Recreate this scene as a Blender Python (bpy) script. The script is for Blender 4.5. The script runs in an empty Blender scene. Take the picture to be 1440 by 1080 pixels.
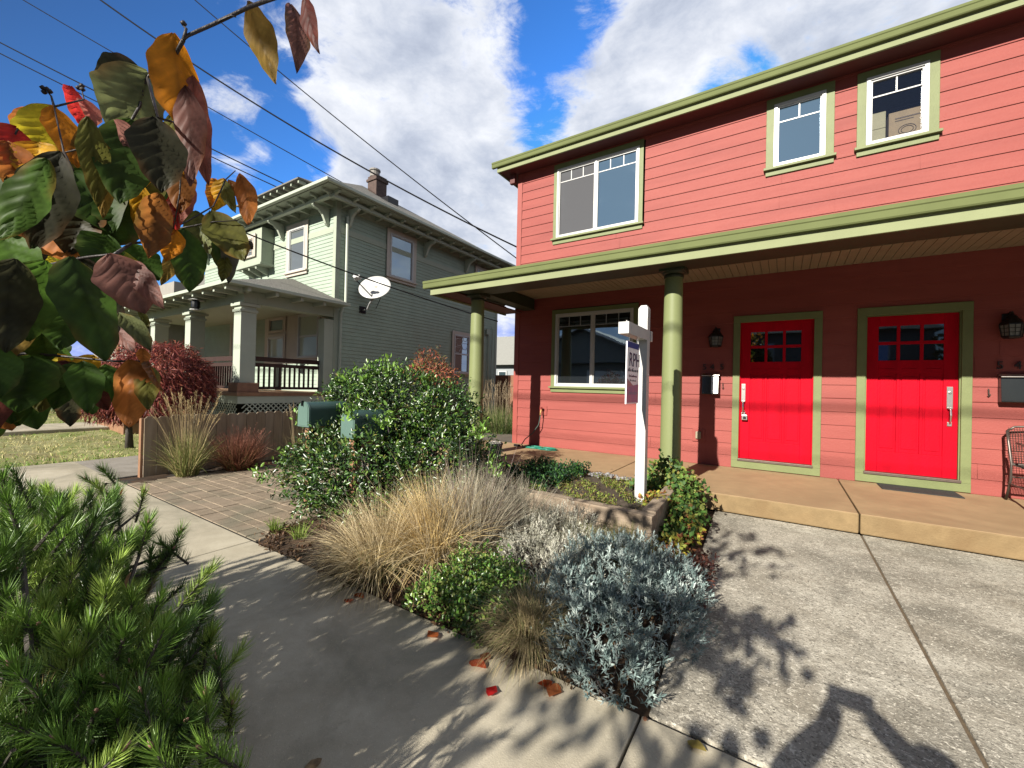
import bpy, math, random
import numpy as np
from mathutils import Vector
C = bpy.context.scene
rnd = random.Random(7)
NR = np.random.default_rng(11)
PI = math.pi
# ------------------------------------------------------------------ camera
YAW, PITCH, ROLL, FPX = math.radians(33.139), math.radians(0.349), math.radians(1.318), 585.51
CAM = np.array([0.0, 0.0, 1.35])
_f = np.array([-math.sin(YAW)*math.cos(PITCH), math.cos(YAW)*math.cos(PITCH), math.sin(PITCH)])
_r = np.array([math.cos(YAW), math.sin(YAW), 0.0]); _u = np.cross(_r, _f)
RT = _r*math.cos(ROLL)+_u*math.sin(ROLL); UP = -_r*math.sin(ROLL)+_u*math.cos(ROLL); FW = _f
def ray(x, y): return RT*(x-720)/FPX - UP*(y-540)/FPX + FW
def at(x, y, ax, val):                     # measured photo point -> world point on a plane
    d = ray(x, y); i = 'xyz'.index(ax); return CAM + d*(val-CAM[i])/d[i]
def fwd(x, y, dist): return CAM + ray(x, y)*dist
cd = bpy.data.cameras.new('camera'); co = bpy.data.objects.new('camera', cd); C.collection.objects.link(co)
from mathutils import Matrix
co.matrix_world = Matrix(((RT[0], UP[0], -FW[0], CAM[0]), (RT[1], UP[1], -FW[1], CAM[1]), (RT[2], UP[2], -FW[2], CAM[2]), (0, 0, 0, 1)))
cd.sensor_fit = 'HORIZONTAL'; cd.sensor_width = 36; cd.lens = FPX/1440*36; cd.clip_start = 0.02; cd.clip_end = 2000
C.camera = co
# ------------------------------------------------------------------ materials
MATS = {}
ALB = 0.46      # overall albedo scale, balanced by the exposure
def sc(c): return tuple(x*ALB for x in c)
def nodes(m): m.use_nodes = True; return m.node_tree.nodes, m.node_tree.links
def mat(name, col, rough=0.6, var=0.12, scale=6.0, bump=0.0, bscale=60.0, spec=0.4, metal=0.0, col2=None, stain=None, sscale=1.2, stretch=None, coat=0.0):
    if name in MATS: return MATS[name]
    k_ = 1.0 if metal > .5 else ALB
    col = tuple(x*k_ for x in col); col2 = tuple(x*k_ for x in col2) if col2 else None; stain = tuple(x*k_ for x in stain) if stain else None
    m = bpy.data.materials.new(name); n, l = nodes(m); b = n['Principled BSDF']
    b.inputs['Roughness'].default_value = rough; b.inputs['Metallic'].default_value = metal
    b.inputs['Specular IOR Level'].default_value = spec
    if coat: b.inputs['Coat Weight'].default_value = coat; b.inputs['Coat Roughness'].default_value = 0.15
    tc = n.new('ShaderNodeTexCoord'); vec = tc.outputs['Object']
    if stretch:
        mp = n.new('ShaderNodeMapping'); mp.inputs['Scale'].default_value = stretch; l.new(vec, mp.inputs[0]); vec = mp.outputs[0]
    nz = n.new('ShaderNodeTexNoise'); nz.inputs['Scale'].default_value = scale; nz.inputs['Detail'].default_value = 8; nz.inputs['Roughness'].default_value = 0.65
    l.new(vec, nz.inputs['Vector'])
    rp = n.new('ShaderNodeMapRange'); rp.inputs[1].default_value = 0.3; rp.inputs[2].default_value = 0.7; l.new(nz.outputs[0], rp.inputs[0])
    mx = n.new('ShaderNodeMix'); mx.data_type = 'RGBA'; l.new(rp.outputs[0], mx.inputs[0])
    c2 = col2 if col2 else tuple(min(1, c*(1+var)) for c in col)
    c1 = col if col2 else tuple(c*(1-var) for c in col)
    mx.inputs[6].default_value = (*c1, 1); mx.inputs[7].default_value = (*c2, 1)
    out = mx.outputs[2]
    if stain:
        n2 = n.new('ShaderNodeTexNoise'); n2.inputs['Scale'].default_value = sscale; n2.inputs['Detail'].default_value = 5; n2.inputs['Distortion'].default_value = 0.6
        l.new(vec, n2.inputs['Vector'])
        r2 = n.new('ShaderNodeMapRange'); r2.inputs[1].default_value = 0.48; r2.inputs[2].default_value = 0.72; l.new(n2.outputs[0], r2.inputs[0])
        m2 = n.new('ShaderNodeMix'); m2.data_type = 'RGBA'; l.new(r2.outputs[0], m2.inputs[0]); l.new(out, m2.inputs[6]); m2.inputs[7].default_value = (*stain, 1); out = m2.outputs[2]
    l.new(out, b.inputs['Base Color'])
    if bump:
        nb = n.new('ShaderNodeTexNoise'); nb.inputs['Scale'].default_value = bscale; nb.inputs['Detail'].default_value = 5; l.new(vec, nb.inputs['Vector'])
        bp = n.new('ShaderNodeBump'); bp.inputs['Strength'].default_value = bump; bp.inputs['Distance'].default_value = 0.01
        l.new(nb.outputs[0], bp.inputs['Height']); l.new(bp.outputs[0], b.inputs['Normal'])
    MATS[name] = m; return m
def leafmat(name, rough=0.45, trans=0.3, spec=0.4, var=0.25, scale=40):
    if name in MATS: return MATS[name]
    m = bpy.data.materials.new(name); n, l = nodes(m); b = n['Principled BSDF']
    b.inputs['Roughness'].default_value = rough; b.inputs['Specular IOR Level'].default_value = spec
    at_ = n.new('ShaderNodeAttribute'); at_.attribute_name = 'Col'
    nz = n.new('ShaderNodeTexNoise'); nz.inputs['Scale'].default_value = scale; nz.inputs['Detail'].default_value = 4
    tc = n.new('ShaderNodeTexCoord'); l.new(tc.outputs['Object'], nz.inputs['Vector'])
    rp = n.new('ShaderNodeMapRange'); rp.inputs[1].default_value = 0.3; rp.inputs[2].default_value = 0.7; rp.inputs[3].default_value = 1-var; rp.inputs[4].default_value = 1+var; l.new(nz.outputs[0], rp.inputs[0])
    vm = n.new('ShaderNodeVectorMath'); vm.operation = 'SCALE'; l.new(at_.outputs['Color'], vm.inputs[0]); l.new(rp.outputs[0], vm.inputs['Scale'])
    l.new(vm.outputs[0], b.inputs['Base Color'])
    if trans:
        t = n.new('ShaderNodeBsdfTranslucent'); l.new(vm.outputs[0], t.inputs[0])
        ms = n.new('ShaderNodeMixShader'); ms.inputs[0].default_value = trans
        l.new(b.outputs[0], ms.inputs[1]); l.new(t.outputs[0], ms.inputs[2]); l.new(ms.outputs[0], n['Material Output'].inputs[0])
    MATS[name] = m; return m
def glassmat(name, col, refl=0.35, rough=0.02):
    m = bpy.data.materials.new(name); n, l = nodes(m); b = n['Principled BSDF']
    b.inputs['Base Color'].default_value = (*col, 1); b.inputs['Roughness'].default_value = 1.0; b.inputs['Specular IOR Level'].default_value = 0.0
    g = n.new('ShaderNodeBsdfGlossy'); g.inputs['Roughness'].default_value = rough; g.inputs[0].default_value = (0.62, 0.80, 0.95, 1)
    nz = n.new('ShaderNodeTexNoise'); nz.inputs['Scale'].default_value = 1.3; tc = n.new('ShaderNodeTexCoord'); l.new(tc.outputs['Object'], nz.inputs['Vector'])
    bp = n.new('ShaderNodeBump'); bp.inputs['Strength'].default_value = 0.03; bp.inputs['Distance'].default_value = 0.05; l.new(nz.outputs[0], bp.inputs['Height']); l.new(bp.outputs[0], g.inputs['Normal'])
    ms = n.new('ShaderNodeMixShader'); ms.inputs[0].default_value = refl
    l.new(b.outputs[0], ms.inputs[1]); l.new(g.outputs[0], ms.inputs[2]); l.new(ms.outputs[0], n['Material Output'].inputs[0])
    return m
RED = mat('red_siding', (0.42, 0.085, 0.068), 0.62, 0.10, 3.0, 0.35, 90, 0.3, stretch=(0.4, 1, 2.5), col2=(0.49, 0.112, 0.088), stain=(0.37, 0.074, 0.06), sscale=0.8)
REDT = mat('red_trim', (0.46, 0.10, 0.078), 0.55, 0.06, 3.0, 0.1, 60, 0.3)
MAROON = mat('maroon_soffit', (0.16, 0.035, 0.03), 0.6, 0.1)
OLIVE = mat('olive_gutter', (0.215, 0.25, 0.10), 0.7, 0.08, 2.0, 0.03, 20, 0.08, stain=(0.19, 0.22, 0.09))
PALEG = mat('pale_green_fascia', (0.37, 0.41, 0.21), 0.8, 0.06, 3.0, 0.1, 80)
TRIMG = mat('green_trim', (0.26, 0.30, 0.12), 0.55, 0.10, 5.0, 0.2, 90, 0.3)
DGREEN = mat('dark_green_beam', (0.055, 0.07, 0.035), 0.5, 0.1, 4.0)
COLM = mat('column_green', (0.31, 0.355, 0.155), 0.5, 0.05, 2.0, 0.03, 20, 0.25)
TAN = mat('tan_beadboard', (0.50, 0.40, 0.26), 0.6, 0.08, 4.0)
DOORR = mat('door_red', (0.74, 0.003, 0.022), 0.5, 0.16, 3.0, 0.25, 70, 0.06, stretch=(3, 1, 0.6))
WHITE = mat('white_vinyl', (0.80, 0.80, 0.78), 0.35, 0.03, 3.0)
WHITEP = mat('white_post_paint', (0.82, 0.82, 0.80), 0.45, 0.06, 8.0, 0.1, 40)
MUNT = mat('grey_muntin', (0.42, 0.44, 0.46), 0.4, 0.05)
STEEL = mat('brushed_steel', (0.62, 0.60, 0.56), 0.28, 0.06, 20, metal=1.0)
THRESH = mat('threshold_metal', (0.20, 0.15, 0.12), 0.45, 0.2, 20, metal=0.5)
CABLE = mat('cable_rubber', (0.012, 0.012, 0.013), 0.8, 0.2, 10, spec=0.1)
BLACK = mat('black_metal', (0.012, 0.012, 0.013), 0.35, 0.2, 10)
BRONZE = mat('bronze_tube', (0.09, 0.075, 0.065), 0.38, 0.15, 15, metal=0.6)
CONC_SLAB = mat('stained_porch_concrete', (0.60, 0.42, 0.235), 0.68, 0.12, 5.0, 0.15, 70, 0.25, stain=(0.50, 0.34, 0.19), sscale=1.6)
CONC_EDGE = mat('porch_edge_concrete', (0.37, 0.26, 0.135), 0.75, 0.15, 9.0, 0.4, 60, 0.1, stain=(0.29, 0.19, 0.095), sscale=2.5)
GLS = glassmat('window_glass', (0.012, 0.014, 0.016), 0.30)
GLSU = glassmat('upper_window_glass', (0.045, 0.075, 0.11), 0.13)
GLSD = glassmat('door_glass', (0.008, 0.008, 0.007), 0.10)
GLSC = glassmat('screened_glass', (0.07, 0.07, 0.072), 0.06, 0.02)
# green house
GSID = mat('sage_siding', (0.53, 0.655, 0.525), 0.65, 0.08, 3.0, 0.1, 50, 0.25, stain=(0.51, 0.60, 0.475))
GTRIM = mat('sage_trim', (0.56, 0.63, 0.49), 0.6, 0.06, 3.0)
GPALE = mat('pale_sage_trim', (0.66, 0.73, 0.59), 0.55, 0.06, 3.0)
CREAM = mat('cream_window_trim', (0.82, 0.73, 0.62), 0.6, 0.06, 3.0)
SHING = mat('grey_shingles', (0.30, 0.29, 0.26), 0.85, 0.35, 25.0, 0.5, 60, 0.1, stretch=(1, 1, 4))
BRICK = mat('chimney_brick', (0.13, 0.085, 0.07), 0.85, 0.35, 12.0, 0.4, 40)
DWOOD = mat('dark_rail_wood', (0.065, 0.028, 0.02), 0.5, 0.2, 6.0)
DECK = mat('deck_wood', (0.42, 0.22, 0.12), 0.6, 0.2, 6.0)
FENCE = mat('fence_cedar', (0.42, 0.32, 0.22), 0.75, 0.25, 4.0, 0.3, 40, 0.2, stretch=(6, 6, 0.7), stain=(0.52, 0.42, 0.31))
FENCER = mat('fence_red_brown', (0.36, 0.15, 0.08), 0.75, 0.25, 4.0, 0.2, 40, stretch=(6, 6, 0.7))
TIMB = mat('weathered_timber', (0.58, 0.46, 0.34), 0.8, 0.3, 5.0, 0.5, 50, 0.15, stretch=(0.6, 6, 6), stain=(0.36, 0.27, 0.19), sscale=2)
BARK = mat('grey_bark', (0.10, 0.085, 0.07), 0.8, 0.35, 30, 0.4, 60)
DBARK = mat('dark_twig', (0.035, 0.026, 0.024), 0.55, 0.3, 60, 0.3, 150)
DGREENM = mat('mailbox_green', (0.06, 0.125, 0.11), 0.38, 0.10, 6.0, 0.05, 30, 0.5)
# ground materials
def concrete(name, c1, c2, dark, agg=0.3, bump=0.5, dsc=0.7, fine=120, rough_agg=False):
    c1, c2, dark = sc(c1), sc(c2), sc(dark)
    m = bpy.data.materials.new(name); n, l = nodes(m); b = n['Principled BSDF']; b.inputs['Roughness'].default_value = 0.85; b.inputs['Specular IOR Level'].default_value = 0.2
    tc = n.new('ShaderNodeTexCoord'); vec = tc.outputs['Object']
    def noise(s, d=6, dist=0):
        z = n.new('ShaderNodeTexNoise'); z.inputs['Scale'].default_value = s; z.inputs['Detail'].default_value = d; z.inputs['Distortion'].default_value = dist; z.inputs['Roughness'].default_value = 0.65; l.new(vec, z.inputs['Vector']); return z.outputs[0]
    def rng(s, a, b_, o0=0, o1=1):
        r = n.new('ShaderNodeMapRange'); r.inputs[1].default_value = a; r.inputs[2].default_value = b_; r.inputs[3].default_value = o0; r.inputs[4].default_value = o1; l.new(s, r.inputs[0]); return r.outputs[0]
    def mixc(fac, a, b_):
        x = n.new('ShaderNodeMix'); x.data_type = 'RGBA'; l.new(fac, x.inputs[0])
        for s, v in ((6, a), (7, b_)):
            if isinstance(v, tuple): x.inputs[s].default_value = (*v, 1)
            else: l.new(v, x.inputs[s])
        return x.outputs[2]
    base = mixc(rng(noise(2.2, 9, 0.4), 0.35, 0.65), c1, c2)
    base = mixc(rng(noise(dsc, 6, 1.0), 0.46, 0.66, 0, 0.75), base, dark)
    fn = noise(fine, 3)
    if rough_agg:
        base = mixc(rng(noise(28, 5, 1.5), 0.50, 0.60, 0, 0.65), base, tuple(c*0.62 for c in c1))
        base = mixc(rng(noise(40, 4, 1.0), 0.56, 0.64, 0, 0.8), base, tuple(min(1, c*1.25) for c in c2))
        base = mixc(rng(noise(95, 2, 0.5), 0.58, 0.66, 0, 0.8), base, tuple(c*0.5 for c in dark))
    base = mixc(rng(fn, 0.62, 0.70, 0, agg), base, tuple(min(1, c*1.7) for c in c2))
    base = mixc(rng(noise(fine*0.8, 3), 0.62, 0.74, 0, agg), base, tuple(c*0.45 for c in dark))
    base = mixc(rng(noise(14, 6, 0.5), 0.55, 0.75, 0, 0.35), base, dark)
    if name == 'driveway_concrete' and False:
        dn = n.new('ShaderNodeTexNoise'); dn.inputs['Scale'].default_value = 2.5; dn.inputs['Detail'].default_value = 7; l.new(vec, dn.inputs['Vector'])
        ad = n.new('ShaderNodeMix'); ad.data_type = 'RGBA'; ad.blend_type = 'ADD'; ad.inputs[0].default_value = .9; l.new(vec, ad.inputs[6]); l.new(dn.outputs['Color'], ad.inputs[7])
        vo = n.new('ShaderNodeTexVoronoi'); vo.feature = 'DISTANCE_TO_EDGE'; vo.inputs['Scale'].default_value = .42; l.new(ad.outputs[2], vo.inputs['Vector'])
        base = mixc(rng(vo.outputs['Distance'], .0, .0035, .55, 0), base, tuple(c*.35 for c in dark))
    l.new(base, b.inputs['Base Color'])
    bp = n.new('ShaderNodeBump'); bp.inputs['Strength'].default_value = bump; bp.inputs['Distance'].default_value = 0.006; l.new(fn, bp.inputs['Height']); l.new(bp.outputs[0], b.inputs['Normal'])
    MATS[name] = m; return m
WALK = concrete('sidewalk_concrete', (0.60, 0.53, 0.39), (0.80, 0.72, 0.55), (0.37, 0.34, 0.245), 0.35, 0.4, 0.9, 170)
DRIVE = concrete('driveway_concrete', (0.50, 0.45, 0.355), (0.90, 0.84, 0.70), (0.28, 0.26, 0.21), 0.95, 1.0, 1.3, 75, True)
ASPH = concrete('asphalt', (0.05, 0.05, 0.05), (0.07, 0.07, 0.068), (0.035, 0.035, 0.035), 0.4, 0.6, 0.8, 120)
SOIL = concrete('mulch_soil', (0.055, 0.035, 0.022), (0.12, 0.075, 0.045), (0.03, 0.02, 0.014), 0.8, 1.0, 3.0, 60)
GRAV = concrete('gravel_bed', (0.10, 0.075, 0.055), (0.20, 0.16, 0.12), (0.05, 0.04, 0.03), 0.9, 1.0, 3.0, 45)
TURF = concrete('lawn_turf', (0.22, 0.30, 0.06), (0.55, 0.52, 0.26), (0.34, 0.28, 0.14), 0.5, 0.9, 0.9, 60)
PAVE = mat('paver_brick', (0.34, 0.27, 0.19), 0.85, 0.25, 5.0, 0.5, 90, 0.15, stain=(0.26, 0.25, 0.18), sscale=1.5, col2=(0.52, 0.41, 0.30))
JOINT = mat('joint_dirt', (0.045, 0.035, 0.025), 0.9, 0.3, 30)
# ------------------------------------------------------------------ object helpers
def tag(o, label=None, cat=None, group=None, kind=None):
    if label: o['label'] = label
    if cat: o['category'] = cat
    if group: o['group'] = group
    if kind: o['kind'] = kind
    return o
def thing(name, loc, label, cat, group=None):
    o = bpy.data.objects.new(name, None); C.collection.objects.link(o); o.location = loc; o.empty_display_size = 0.1
    return tag(o, label, cat, group)
def wloc(o):
    p = Vector((0, 0, 0))
    while o is not None: p += Vector(o.location); o = o.parent
    return np.array(p)
def raw(name, V, F, m, parent=None, col=None, smooth=False, mi=None, loc=None):
    """one mesh object from world-space vertices; faces = list of index lists or an (n,k) array"""
    V = np.asarray(V, dtype=np.float64)
    me = bpy.data.meshes.new(name)
    base = wloc(parent) if parent is not None else (np.array(loc, float) if loc is not None else np.array([0.5*(V[:, 0].min()+V[:, 0].max()), 0.5*(V[:, 1].min()+V[:, 1].max()), V[:, 2].min()]))
    W = V-base
    if isinstance(F, np.ndarray):
        k = F.shape[1]; nf = F.shape[0]
        me.vertices.add(len(W)); me.vertices.foreach_set('co', W.astype(np.float32).ravel())
        me.loops.add(nf*k); me.loops.foreach_set('vertex_index', F.astype(np.int32).ravel())
        me.polygons.add(nf); me.polygons.foreach_set('loop_start', np.arange(0, nf*k, k, dtype=np.int32))
        me.update(calc_edges=True)
    else:
        me.from_pydata([tuple(v) for v in W], [], [list(f) for f in F]); me.update()
    for x in (m if isinstance(m, (list, tuple)) else [m]): me.materials.append(x)
    if mi is not None: me.polygons.foreach_set('material_index', np.asarray(mi, dtype=np.int32))
    if col is not None:
        ca = me.color_attributes.new('Col', 'FLOAT_COLOR', 'POINT')
        cc = np.ones((len(V), 4), dtype=np.float32); cc[:, :3] = np.asarray(col)*ALB*1.4; ca.data.foreach_set('color', cc.ravel())
    if smooth: me.polygons.foreach_set('use_smooth', np.ones(len(me.polygons), dtype=bool))
    o = bpy.data.objects.new(name, me); C.collection.objects.link(o)
    if parent is not None: o.parent = parent
    else: o.location = base
    return o
class MB:
    def __init__(s, fmap=None): s.V = []; s.F = []; s.m = fmap
    def add(s, vs, fs):
        k = len(s.V); s.V += [tuple(s.m(*v)) if s.m else tuple(v) for v in vs]; s.F += [[i+k for i in f] for f in fs]; return s
    def box(s, a, b, c, d, e, f):
        return s.add([(a, c, e), (b, c, e), (b, d, e), (a, d, e), (a, c, f), (b, c, f), (b, d, f), (a, d, f)],
                     [(0, 3, 2, 1), (4, 5, 6, 7), (0, 1, 5, 4), (1, 2, 6, 5), (2, 3, 7, 6), (3, 0, 4, 7)])
    def prism(s, poly, ax, a, b):      # poly in the two other axes, extruded along ax
        n = len(poly)
        def p(q, w):
            return (w, q[0], q[1]) if ax == 0 else ((q[0], w, q[1]) if ax == 1 else (q[0], q[1], w))
        return s.add([p(q, a) for q in poly]+[p(q, b) for q in poly],
                     [list(range(n))[::-1], list(range(n, 2*n))]+[(i, (i+1) % n, n+(i+1) % n, n+i) for i in range(n)])
    def tube(s, pts, r, n=8, cap=True):
        pts = [np.array(p, float) for p in pts]; rr = r if isinstance(r, (list, tuple, np.ndarray)) else [r]*len(pts)
        k = len(s.V); vs = []; prev = None
        for i, p in enumerate(pts):
            t = pts[min(i+1, len(pts)-1)]-pts[max(i-1, 0)]; t /= (np.linalg.norm(t)+1e-9)
            a = np.array([0, 0, 1.]) if prev is None else prev
            if abs(t@a) > 0.97 and prev is None: a = np.array([1., 0, 0])
            x = a-t*(a@t); x /= (np.linalg.norm(x)+1e-9); prev = x; y = np.cross(t, x)
            for j in range(n):
                an = 2*PI*j/n; vs.append(tuple(p+rr[i]*(math.cos(an)*x+math.sin(an)*y)))
        fs = [(i*n+j, i*n+(j+1) % n, (i+1)*n+(j+1) % n, (i+1)*n+j) for i in range(len(pts)-1) for j in range(n)]
        if cap: fs += [list(range(n))[::-1], [(len(pts)-1)*n+j for j in range(n)]]
        return s.add(vs, fs)
    def lathe(s, prof, c, n=24):       # prof: (radius, z) from bottom to top
        vs = [(c[0]+r*math.cos(2*PI*j/n), c[1]+r*math.sin(2*PI*j/n), c[2]+z) for r, z in prof for j in range(n)]
        fs = [(i*n+j, i*n+(j+1) % n, (i+1)*n+(j+1) % n, (i+1)*n+j) for i in range(len(prof)-1) for j in range(n)]
        fs += [list(range(n))[::-1], [(len(prof)-1)*n+j for j in range(n)]]
        return s.add(vs, fs)
    def build(s, name, m, parent=None, smooth=False, bevel=0.0, loc=None, auto=False, mi=None):
        o = raw(name, s.V, s.F, m, parent, smooth=smooth or auto, loc=loc, mi=mi)
        if s.m:
            import bmesh
            bm = bmesh.new(); bm.from_mesh(o.data); bmesh.ops.recalc_face_normals(bm, faces=bm.faces[:]); bm.to_mesh(o.data); bm.free()
        if auto:
            e = o.modifiers.new('edges', 'EDGE_SPLIT'); e.split_angle = math.radians(35)
        if bevel:
            bv = o.modifiers.new('bevel', 'BEVEL'); bv.width = bevel; bv.segments = 2; bv.limit_method = 'ANGLE'; bv.angle_limit = math.radians(50)
        return o
def struct(o, label=None): o['kind'] = 'structure'; return o
def copy_tree(o, parent=None):
    c = o.copy(); C.collection.objects.link(c)
    if parent is not None: c.parent = parent
    for ch in list(KIDS.get(o.name, [])): 
        d = copy_tree(ch, c)
    return c
KIDS = {}
def index_kids():
    KIDS.clear()
    for o in bpy.data.objects:
        if o.parent: KIDS.setdefault(o.parent.name, []).append(o)
def text_mesh(name, s, m, size, origin, ux, uz, parent=None, extr=0.004, align='LEFT', bold=0.0):
    cu = bpy.data.curves.new(name, 'FONT'); cu.body = s; cu.size = size; cu.extrude = extr; cu.align_x = align; cu.offset = bold
    t = bpy.data.objects.new(name, cu); C.collection.objects.link(t)
    bpy.context.view_layer.update()
    dg = bpy.context.evaluated_depsgraph_get()
    me = bpy.data.meshes.new_from_object(t.evaluated_get(dg)); bpy.data.objects.remove(t)
    ux = np.array(ux, float); uz = np.array(uz, float); w = np.cross(ux, uz)
    V = np.array([v.co[:] for v in me.vertices]); P = np.array(origin)+V[:, :1]*ux+V[:, 1:2]*uz+V[:, 2:3]*w
    F = [list(p.vertices) for p in me.polygons]
    return raw(name, P, F, m, parent)
# leaf clouds ----------------------------------------------------------------
def unit(v): return v/(np.linalg.norm(v, axis=-1, keepdims=True)+1e-9)
LEAF6 = (np.array([(0, 0, 0), (-.5, .35, .10), (.5, .35, .10), (0, .38, -.02), (-.36, .72, .04), (.36, .72, .04), (0, 1, -.10), (0, .72, -.06)], float),
         [(0, 3, 1), (0, 2, 3), (1, 3, 7), (1, 7, 4), (3, 2, 5), (3, 5, 7), (4, 7, 6), (7, 5, 6)])
LEAF4 = (np.array([(0, 0, 0), (-.5, .45, .06), (.5, .45, .06), (0, 1, -.05)], float), [(0, 2, 1), (1, 2, 3)])
def leaves(P, D, Nn, L, W, tmpl=LEAF6):
    """P points, D leaf axis, Nn approx normal, L length, W width -> verts, tri faces"""
    T, F = tmpl; n = len(P); D = unit(D); X = unit(np.cross(D, Nn)); Z = np.cross(X, D)
    L = np.broadcast_to(L, (n,))[:, None, None]; W = np.broadcast_to(W, (n,))[:, None, None]
    V = P[:, None, :] + X[:, None, :]*T[None, :, 0:1]*W + D[:, None, :]*T[None, :, 1:2]*L + Z[:, None, :]*T[None, :, 2:3]*L
    k = len(T); Fa = np.array(F)[None]+(np.arange(n)*k)[:, None, None]
    return V.reshape(-1, 3), Fa.reshape(-1, 3), k
def pick(cols, n, jit=0.2, w=None):
    c = np.array(cols, float); i = NR.choice(len(c), n, p=(np.array(w)/np.sum(w) if w is not None else None))
    return c[i]*(1+jit*(NR.random((n, 1))*2-1))
def blob_points(ells, n, inner=0.55, lump=0.18, zmin=0.0):
    """points in the outer shells of several ellipsoids (cx,cy,cz,rx,ry,rz), uneven outline; returns points and outward dirs"""
    e = np.array(ells, float); a = np.prod(e[:, 3:6], axis=1)**0.667; idx = NR.choice(len(e), n*3, p=a/a.sum())
    d = unit(NR.normal(size=(n*3, 3))); k = e[idx]
    ph = k[:, 0]*3
    bump = 1+lump*(np.sin(d[:, 0]*5+ph)*np.sin(d[:, 1]*6+ph*1.7)+0.6*np.sin(d[:, 2]*9+ph)*np.sin(d[:, 0]*11)+0.5*NR.normal(size=n*3)*0.35)
    r = (inner+(1-inner)*NR.random(n*3)**0.6)*bump
    P = k[:, :3]+d*k[:, 3:6]*r[:, None]
    ok = P[:, 2] > zmin
    for q in e:   # drop points deep inside any ellipsoid
        rr = np.linalg.norm((P-q[:3])/q[3:6], axis=1); ok &= rr > inner*0.9
    P = P[ok][:n]; N = unit(d[ok][:n]/k[ok][:n, 3:6])
    return P, N
def foliage(name, P, N, m, parent, L, W, cols, w=None, tmpl=LEAF6, droop=0.2, jit=0.25, spread=0.8, up=0.3):
    n = len(P); D = unit(N*0.7+NR.normal(size=(n, 3))*spread+np.array([0, 0, up-droop])); Nn = unit(N+NR.normal(size=(n, 3))*0.5+np.array([0, -.3, 0.6]))
    sc = 0.7+0.6*NR.random(n); V, F, k = leaves(P, D, Nn, L*sc, W*sc, tmpl)
    return raw(name, V, F, m, parent, col=np.repeat(pick(cols, n, jit, w), k, axis=0))
def blades(B, D0, L, W, bend, segs=6, twist=0.0, side=None):
    """curved grass blades: base B, initial dir D0, length L, width W, bend = droop per length"""
    n = len(B); D = unit(D0.copy()); L = np.broadcast_to(L, (n,)); W = np.broadcast_to(W, (n,)); bend = np.broadcast_to(bend, (n,))
    S = unit(np.cross(D, np.array([0, 0, 1.])+NR.normal(size=(n, 3))*0.6)) if side is None else side
    pts = []; P = B.copy(); st = (L/segs)[:, None]
    for i in range(segs+1):
        w = W*(1-(i/segs)**1.7)*0.5+W*0.03
        pts.append(P-S*w[:, None]); pts.append(P+S*w[:, None])
        P = P+D*st; D = unit(D+np.array([0, 0, -1.])*(bend/segs)[:, None]+NR.normal(size=(n, 3))*0.03)
    V = np.stack(pts, axis=1); k = 2*(segs+1)
    f = np.array([(2*i, 2*i+1, 2*i+3, 2*i+2) for i in range(segs)])
    F = (f[None]+(np.arange(n)*k)[:, None, None]).reshape(-1, 4)
    return V.reshape(-1, 3), F, k
def tuft(name, c, n, L, W, spread, bend, cols, m, parent, base_r=0.08, w=None, Lvar=0.35, segs=6, tipcol=None, zmul=1.0, lean=(0, 0)):
    a = NR.random(n)*2*PI; r = NR.random(n)**0.5*base_r
    B = np.array(c)[None]+np.stack([r*np.cos(a), r*np.sin(a), np.zeros(n)], 1)
    th = NR.normal(size=n)*spread*0.5+spread*NR.random(n); b = a+NR.normal(size=n)*0.5
    D = np.stack([np.sin(th)*np.cos(b)+lean[0], np.sin(th)*np.sin(b)+lean[1], np.abs(np.cos(th))*zmul], 1)
    Ls = L*(1-Lvar*NR.random(n)); V, F, k = blades(B, D, Ls, W, bend*(0.5+NR.random(n)), segs)
    col = np.repeat(pick(cols, n, 0.25, w), k, axis=0)
    if tipcol is not None:
        t = np.tile(np.repeat(np.arange(segs+1)/segs, 2), n)[:, None]**1.5; col = col*(1-t)+np.array(tipcol)*t
    return raw(name, V, F, m, parent, col=col)
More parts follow.
